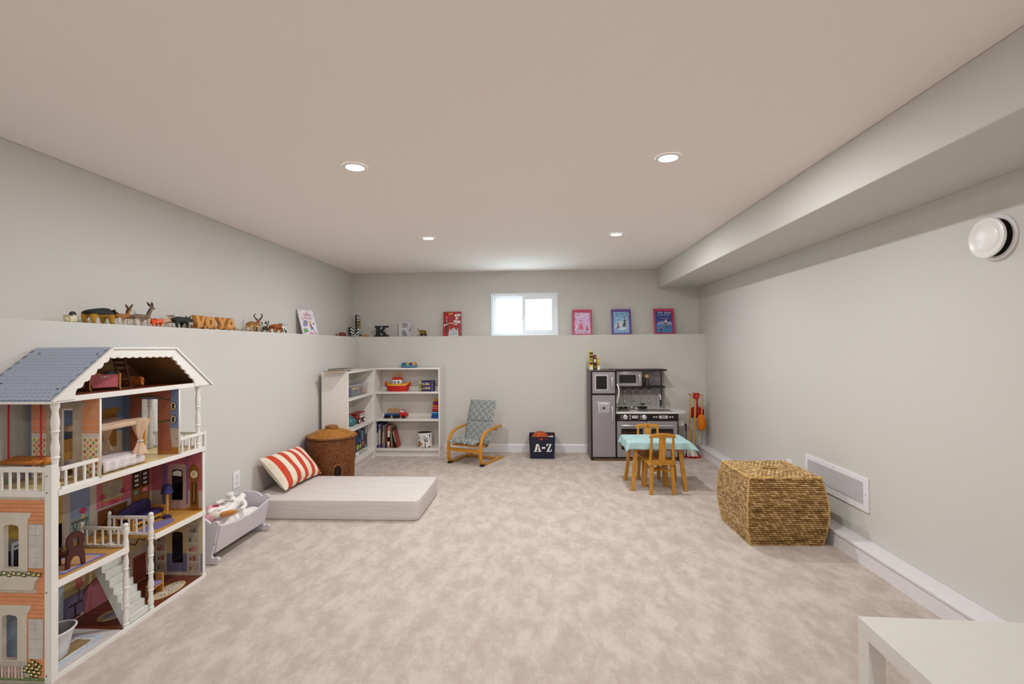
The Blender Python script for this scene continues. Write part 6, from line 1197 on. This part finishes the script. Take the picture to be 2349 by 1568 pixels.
# staircase
ST = mat('d6d8d2', .5, var=.02); n = 10
o = B(); pl = [(-1.932, .018)]
for i in range(n): x = -1.932-i*.0195; pl += [(x, .018+(i+1)*.0340), (x-.0195, .018+(i+1)*.0340)]
pl += [(pl[-1][0], .30), (-1.975, .018)]
so = B(); so.prism(pl, 'Y', 2.192, 2.196); so = so.build('stair_stringer', ST, DH); B().prism(pl, 'Y', 2.300, 2.304).build('stair_stringer', ST, DH)
for i in range(n):
    x = -1.932-i*.0195; B().box(x-.0195, x, 2.196, 2.300, .018+i*.034, .018+(i+1)*.034).build('stair_step', ST, DH, bevel=.001)
# roof
YL0, ZL0, YT, ZT, YT2 = 1.822, 1.106, 2.083, 1.309, 2.456
def scal(p, q, n, d):
    """scalloped edge from p to q bulging by d to the left of the direction"""
    p, q = Vector(p), Vector(q); t_ = (q-p)/n; nn = Vector((-t_.y, t_.x)).normalized(); out = []
    for i in range(n):
        for k in range(6): s = k/6; out.append(tuple(p+t_*(i+s)+nn*d*math.sin(PI*s)))
    return out
inner = [(1.905, 1.119), (1.908, 1.135)]+scal((1.915, 1.146), (2.068, 1.274), 5, -.009)+scal((2.068, 1.274), (2.437, 1.271), 9, -.007)+scal((2.437, 1.271), (2.592, 1.143), 5, -.009)+[(2.598, 1.135), (2.604, 1.119)]
outer = [(1.822, 1.104), (2.083, 1.311), (2.456, 1.308), (2.732, 1.100)]
loop = outer+[(2.604, 1.100)]+inner[::-1]+[(1.905, 1.104)]
gb = put('gable_front', shape2d([loop], .010, 'gable_front', HW), frame((-1.917, 0, 0), (0, 1, 0), (0, 0, 1)), DH)
XR0, XR1 = -2.272, -1.910
def slopebox(nm, p, q, th, m, x0=XR0, x1=XR1, par=DH):
    p, q = Vector(p), Vector(q); t_ = (q-p).normalized(); nn = Vector((-t_.y, t_.x)); return B().prism([tuple(p), tuple(q), tuple(q+nn*th), tuple(p+nn*th)], 'X', x0, x1).build(nm, m, par)
rl = slopebox('roof_slope', (1.815, 1.101), (2.083, 1.309), .006, mat('93a2ba', .5)); slopebox('roof_slope', (2.456, 1.308), (2.738, 1.097), .006, mat('93a2ba', .5)); slopebox('roof_top', (2.080, 1.309), (2.459, 1.308), .006, mat('a3adbd', .5))
slopebox('roof_lining', (1.83, 1.108), (2.085, 1.304), -.002, mat('a07a4c', .7), -2.262, -1.925); slopebox('roof_lining', (2.454, 1.303), (2.72, 1.104), -.002, mat('a07a4c', .7), -2.262, -1.925)
slopebox('roof_edging', (1.812, 1.099), (2.083, 1.309), .0085, HW, -1.9165, -1.905); slopebox('roof_edging', (2.456, 1.309), (2.741, 1.096), .0085, HW, -1.9165, -1.905); slopebox('roof_edging', (2.080, 1.309), (2.459, 1.308), .0085, HW, -1.9165, -1.905); hb('eave_strip', XR0, XR1, 1.812, 1.818, 1.093, 1.104)
B().prism([(1.84, 1.117), (2.70, 1.117), (2.456, 1.303), (2.083, 1.303)], 'X', -2.266, -2.262).build('attic_back', mat('b06a52', .6, var=.12, vs=70), DH); B().prism([(1.95, 1.20), (2.60, 1.20), (2.46, 1.30), (2.085, 1.30)], 'X', -2.262, -2.2612).build('attic_wallpaper', mat('c0a46a', .6, var=.1), DH)
t_ = Vector((0, .268, .208)); SL = t_.length; t_.normalize(); nn = Vector((0, -t_.z, t_.y)); rows = 17; ncol = 16; dw = (XR1-.012-XR0)/ncol
SM = [mat('a9b6ca', .5, var=.03, vs=30), mat('5f74a0', .5)]
proto = None; h = SL/rows
def shingle():
    b = B(); m_ = frame((0, 0, 0), (1, 0, 0), t_); n_ = 8
    out_ = [(-dw/2, h*.95), (-dw/2, .25*h)]+[(dw/2*-math.cos(PI*i/n_), .25*h-h*.42*math.sin(PI*i/n_)) for i in range(1, n_)]+[(dw/2, .25*h), (dw/2, h*.95)]
    b.k = 0; b.prism(out_, 'Z', .0012, .0022); b.k = 1; b.prism([(x*1.0, z-.0022) for x, z in out_[1:-1]], 'Z', .0002, .0012); b.xf(m_); return b
for r in range(rows):
    for c in range(ncol):
        off = (r % 2)*.5
        if c == ncol-1 and off: continue
        x = XR0+dw*(c+.5+off); p = Vector((x, 1.815, 1.101))+nn*.006+t_*(h*(r+.25)); loc = p-DH.location
        if proto is None: proto = shingle().build('shingle', SM, rl, world=False, smooth=.5); o = proto
        else: o = proto.copy(); COL.objects.link(o); o.parent = rl
        o.location = loc
for x, s in ((-2.22, .88), (-1.945, .20), (-1.945, .86), (-2.22, .3)):
    p = Vector((x, 1.815, 1.101))+t_*SL*s+nn*.0085; B().ell(p, .0035, 10, 6).build('roof_screw', mat('26262c', .4), rl)
for y in (2.14, 2.37): B().ell((-1.93, y, 1.3165), (.003, .003, .002), 8, 5).build('roof_screw', mat('26262c', .4), DH)
# ------------------------------------------------------------------ dollhouse furniture
NAT = mat('c68f3e', .45, var=.1, grain='Z'); LIN = mat('c9ab90', .85, var=.05); DKW = mat('4a1a12', .4, var=.1)
t = thing('canopy_bed', 'doll canopy bed with beige drapes on the upper floor of the dollhouse', 'doll bed', (-2.06, 2.19, .746)); x0, x1, y0, y1 = -2.16, -1.965, 2.075, 2.32
for x in (x0, x1):
    for y in (y0, y1): B().cyl((x, y, .7465), .006, .215, 8).build('bed_post', NAT, t)
B().box(x0, x1, y0, y1, .770, .782).build('bed_frame', NAT, t); B().box(x0+.004, x1-.004, y0+.005, y1-.005, .782, .806).build('mattress', mat('d3c9cc', .8), t, bevel=.006)
g = speck('eyelet_print', 'd9d0d2', '5a5660', 190, .18); b = B(); b.grid(lambda u, v: (x1+.0095+.003*math.sin(u*30), y0+.005+(y1-y0-.01)*u, .752+.05*v), 40, 4); b.build('bed_skirt', g, t, solid=.001, smooth=1)
b = B(); b.grid(lambda u, v: (x0-.006+(x1-x0+.012)*u, y0-.006+(y1-y0+.012)*v, .9635+.005*math.sin(u*9)*math.sin(v*7)), 16, 16); o = b.build('canopy', LIN, t, solid=.002, smooth=1.2)
for xa, ya, xb, yb in ((x0-.006, y0-.006, x1+.006, y0-.006), (x1+.006, y0-.006, x1+.006, y1+.006)): b = B(); b.grid(lambda u, v: (xa+(xb-xa)*u, ya+(yb-ya)*u+.003*math.sin(u*25)*v, .963-.022*v), 24, 3); b.build('canopy_valance', LIN, t, solid=.0015, smooth=1.2)
def drape(cx_, cy_, name='drape'):
    b = B()
    def fn(u, v):
        w_ = .050*(abs(v-.62)*1.5+.12) if v < .62 else .012+.075*(v-.62); a = 2*PI*u; k = 1+.18*math.sin(a*5+v*4); return (cx_+.010*v+w_*.55*k*math.cos(a), cy_-.02*v+w_*k*math.sin(a), .960-.165*v)
    b.grid(fn, 40, 24, True); b.build(name, LIN, t, smooth=1.2); B().tube([(cx_+.008+.012*math.cos(a), cy_-.012+.012*math.sin(a), .858) for a in [i*PI/6 for i in range(12)]], .003, 6, True).build('tie_band', mat('d9d6d3', .6), t)
drape(x1-.012, y1-.01); drape(x0+.015, y1-.02)
B().box(x0-.004, x0+.002, y0, y1, .80, .90).build('headboard', NAT, t, bevel=.004)
t = thing('porch_swing', 'wooden doll porch swing on red cords hanging over the left balcony', 'doll swing', (-2.13, 1.925, .825))
b = B(); b.grid(lambda u, v: (-2.235+.175*u, 1.885+.07*v, .838+.006*abs(math.sin(u*9*PI))+.012*v), 54, 4); b.build('swing_seat', mat('b5702a', .6, var=.1), t, solid=.008, smooth=1)
for x in (-2.222, -2.078): B().tube([(x, 1.92, 1.096), (x+.002, 1.918, .98), (x, 1.92, .84)], .0032, 6).build('swing_cord', mat('b01c30', .7), t)
B().tube([(-2.10, 1.94, .835), (-2.06, 1.93, .846), (-2.045, 1.915, .838)], [.014, .016, .008]).build('swing_cushion', mat('c07828', .6), t)
# dining set
t = thing('doll_dining_chair', 'dark red-brown doll chair with shaped back at the front of the first floor', 'doll chair', (-1.992, 1.968, .3885))
bp = [(-.036, 0), (-.022, 0), (-.018, .03), (-.008, .045), (.008, .045), (.018, .03), (.022, 0), (.036, 0), (.034, .05), (.026, .075), (.034, .105), (.030, .130), (.014, .146), (-.014, .146), (-.030, .130), (-.034, .105), (-.026, .075), (-.034, .05)]
me = shape2d([bp, [(-.010, .085), (.010, .085), (.010, .122), (-.010, .122)]], .008, 'chair_back', DKW); put('chair_back', me, frame((-1.975, 1.968, .3888), (.25, .97, 0), (0, 0, 1)), t)
B().box(-2.04, -1.98, 1.935, 2.0, .44, .448).build('chair_seat', DKW, t)
for y in (1.94, 1.995): B().box(-2.04, -2.032, y-.004, y+.004, .3888, .44).build('chair_leg', DKW, t)
t = thing('doll_table', 'dark doll dining table on the first floor with yellow items', 'doll table', (-2.08, 1.925, .3885)); B().box(-2.15, -2.045, 1.862, 1.985, .452, .462).build('table_top', mat('2a1410', .4), t, bevel=.002)
for x in (-2.14, -2.055):
    for y in (1.872, 1.975): B().box(x-.005, x+.005, y-.005, y+.005, .3888, .452).build('table_leg', mat('2a1410', .4), t)
t = thing('doll_stool', 'small yellow doll stool under the dark dining table', 'doll stool', (-2.03, 1.90, .3885)); B().box(-2.043, -2.003, 1.87, 1.925, .420, .428).build('stool_top', mat('c9a72a', .5), t, bevel=.002)
for x in (-2.038, -2.008): B().box(x-.003, x+.003, 1.875, 1.92, .3888, .42).build('stool_leg', mat('2a1c14', .5), t)
t = thing('doll_stove', 'white and black doll stove behind the upper side window', 'doll stove', (-2.16, 1.875, .3885)); B().box(-2.205, -2.125, 1.85, 1.90, .3888, .53).build('stove_body', mat('9a9ca4', .3), t, bevel=.003); B().box(-2.1245, -2.123, 1.856, 1.894, .41, .50).build('stove_door', mat('1a1a1e', .2), t); B().box(-2.20, -2.13, 1.8485, 1.8495, .41, .50).build('stove_side', mat('2a2a30', .3), t)
for i in range(4): B().cyl((-2.1245, 1.86+i*.010, .515), .003, .004, 8, 'X').build('stove_knob', BC['blk'], t)
# sofa and lamp
PU = mat('2f2056', .75, var=.08); t = thing('doll_sofa', 'purple doll sofa with wooden frame on the first floor', 'doll sofa', (-2.12, 2.475, .3885)); x0, x1, y0, y1 = -2.165, -2.065, 2.365, 2.585
B().box(x0+.01, x1-.004, y0+.012, y1-.012, .418, .440).build('sofa_seat', PU, t, bevel=.008)
b = B(); b.prism([(y0+.01, .436), (y1-.01, .436), (y1-.01, .475), (y1-.03, .495), ((y0+y1)/2+.02, .500), (y0+.03, .478), (y0+.01, .465)], 'X', x0, x0+.024); b.build('sofa_back', PU, t, bevel=.008)
for y in (y0, y1-.010):
    B().box(x0, x1, y, y+.010, .440, .452).build('sofa_arm', NAT, t, bevel=.003)
    for x in (x0, x1-.010): B().box(x, x+.010, y, y+.010, .3888, .44).build('sofa_leg', NAT, t)
B().box(x1-.008, x1, y0+.01, y1-.01, .406, .418).build('sofa_rail', NAT, t)
t = thing('doll_floor_lamp', 'doll floor lamp with dark blue shade beside the purple sofa', 'doll lamp', (-2.040, 2.560, .3885)); B().lathe([(.022, 0), (.020, .006), (.008, .014), (.006, .02)], (-2.040, 2.560, .3888), 16).build('lamp_base', mat('1f2258', .4), t)
B().lathe([(.006+.003*(i % 2), i*.011) for i in range(12)], (-2.040, 2.560, .405), 12).build('lamp_pole', NAT, t); B().lathe([(.030, 0), (.019, .044), (.0005, .044)], (-2.040, 2.560, .522), 20).build('lamp_shade', mat('221f5a', .6), t)
# bath, bench
t = thing('doll_bathtub', 'white and grey doll bathtub on the tiled ground floor', 'doll bathtub', (-2.03, 1.925, .0186))
def tubf(s, m, nm, z0):
    b = B(); pr = [(.45, 0), (.62, .012), (.72, .045), (.82, .085), (.95, .108), (1.0, .118)]
    if s < 0: pr = [(r*.90, z+.012 if i == 0 else z) for i, (r, z) in enumerate(pr)]
    v = []
    for r, z in pr:
        for i in range(36): a = 2*PI*i/36; v.append((-2.03+.062*r*math.cos(a), 1.925+.085*r*math.sin(a), z0+z))
    b.add(v, [(j*36+i, j*36+(i+1) % 36, (j+1)*36+(i+1) % 36, (j+1)*36+i) for j in range(len(pr)-1) for i in range(36)]+[tuple(range(36))]); b.build(nm, m, t, smooth=1)
tubf(1, mat('d9d8da', .3), 'tub_shell', .0188); tubf(-1, mat('8f8e92', .35), 'tub_inside', .020)
B().tube([(-2.03+.061*math.cos(a), 1.925+.084*math.sin(a), .138) for a in [2*PI*i/40 for i in range(40)]], .0045, 6, True).build('tub_rim', mat('e3e2e4', .3), t)
t = thing('doll_bench', 'wooden doll bench with lilac cushion on the oval rug', 'doll bench', (-2.03, 2.465, .0186))
for y in (2.428, 2.498): B().box(-2.05, -2.012, y-.004, y+.004, .019, .082 if y < 2.45 else .118).build('bench_side', NAT, t, bevel=.002)
B().box(-2.05, -2.012, 2.432, 2.494, .064, .070).build('bench_seat', NAT, t); B().box(-2.05, -2.012, 2.434, 2.492, .070, .084).build('bench_cushion', mat('8a7aa8', .8), t, bevel=.005)
t = thing('doll_towel_rack', 'yellow doll towel rack behind the lower side window', 'doll towel rack', (-2.13, 1.87, .0186)); B().prism([(-2.128, .03), (-2.070, .03), (-2.066, .12), (-2.085, .168), (-2.105, .16)], 'Y', 1.868, 1.874).build('towel', mat('d9a81c', .7), t); B().box(-2.135, -2.06, 1.866, 1.876, .019, .03).build('rack_foot', mat('b98a1c', .6), t)
# attic things
t = thing('doll_rocking_cradle', 'pink doll rocking cradle with hearts in the dollhouse attic', 'doll cradle', (-2.07, 2.185, 1.1175)); PKP = mat('c2606c', .5)
x0, x1, y0, y1 = -2.125, -2.015, 2.160, 2.215
for y in (y0, y1): B().prism([(x0+.008, 1.132), (x1-.008, 1.132), (x1, 1.192), (x0, 1.192)], 'Y', y-.002, y+.002).build('cradle_side', PKP, t)
for x, s in ((x0, -1), (x1, 1)):
    B().prism([(y0-.004, 1.128), (y1+.004, 1.128), (y1+.008, 1.195), ((y0+y1)/2, 1.206), (y0-.008, 1.195)], 'X', x-.003, x+.003).build('cradle_end', NAT, t); B().tube([(x, y0-.016, 1.124), (x, y0+.01, 1.1215), (x, y1-.01, 1.1215), (x, y1+.016, 1.124)], .0035, 6).build('cradle_rocker', NAT, t)
B().box(x0+.008, x1-.008, y0, y1, 1.132, 1.136).build('cradle_bottom', PKP, t)
for x, r in ((-2.07, .0055), (-2.082, .0035), (-2.058, .0035)): B().prism([(x, 1.180-r), (x+r, 1.181), (x+r*.6, 1.181+r*.8), (x, 1.182), (x-r*.6, 1.181+r*.8), (x-r, 1.181)], 'Y', y0-.0032, y0-.002).build('heart', mat('e9d9d6', .5), t)
t.location = (-2.035, 2.165, 1.1175); t.rotation_euler = (0, 0, 1.0)
t = thing('doll_pillows', 'yellow and teal doll pillows heaped in the pink attic cradle', 'doll pillow', (-2.07, 2.187, 1.137)); b = B(); b.ell((-2.10, 2.187, 1.180), (.030, .022, .020)); b.build('yellow_pillow', mat('c2a03a', .8), t); b = B(); b.ell((-2.045, 2.187, 1.182), (.028, .022, .024)); b.build('teal_pillow', mat('2f5a5c', .8), t)
b = B(); b.box(-2.11, -2.03, 2.166, 2.208, 1.1375, 1.165); b.build('blanket', mat('8a7a4a', .8), t, bevel=.006)
t.location = (-2.035, 2.167, 1.137); t.rotation_euler = (0, 0, 1.0)
t = thing('doll_rocking_chair', 'dark wooden doll rocking chair at the back of the attic', 'doll chair', (-2.06, 2.29, 1.1175)); RC = mat('4c2818', .45)
for x in (-2.088, -2.030): B().tube([(x, 2.31, 1.12), (x, 2.30, 1.17), (x, 2.275, 1.262)], .004, 6).build('chair_post', RC, t); B().tube([(x, 2.25, 1.120), (x, 2.255, 1.165)], .0035, 6).build('chair_leg', RC, t); B().tube([(x, 2.225, 1.124), (x, 2.26, 1.1205), (x, 2.31, 1.1205), (x, 2.34, 1.126)], .003, 6).build('chair_rocker', RC, t)
B().box(-2.092, -2.026, 2.25, 2.305, 1.160, 1.166).build('chair_seat', RC, t)
for z, y in ((1.195, 2.293), (1.225, 2.285), (1.250, 2.278)): B().box(-2.088, -2.030, y-.002, y+.002, z, z+.010).build('chair_slat', RC, t)
t = thing('cloth_doll', 'orange brown cloth bundle lying on the attic floor', 'doll clothes', (-2.06, 2.365, 1.1175)); CM = mat('b0601c', .8, var=.15, vs=60, bump=.5, bs=90)
skin('bundle', [(-2.085, 2.365, 1.149), (-2.115, 2.365, 1.146), (-2.05, 2.365, 1.146), (-2.020, 2.36, 1.154), (-2.008, 2.355, 1.160)], [(0, 1), (0, 2), (2, 3), (3, 4)], [.030, .026, .025, .018, .014], CM, t); skin('bow', [(-2.002, 2.345, 1.146), (-1.998, 2.342, 1.166), (-1.992, 2.338, 1.126)], [(0, 1), (0, 2)], [.007, .012, .010], CM, t)
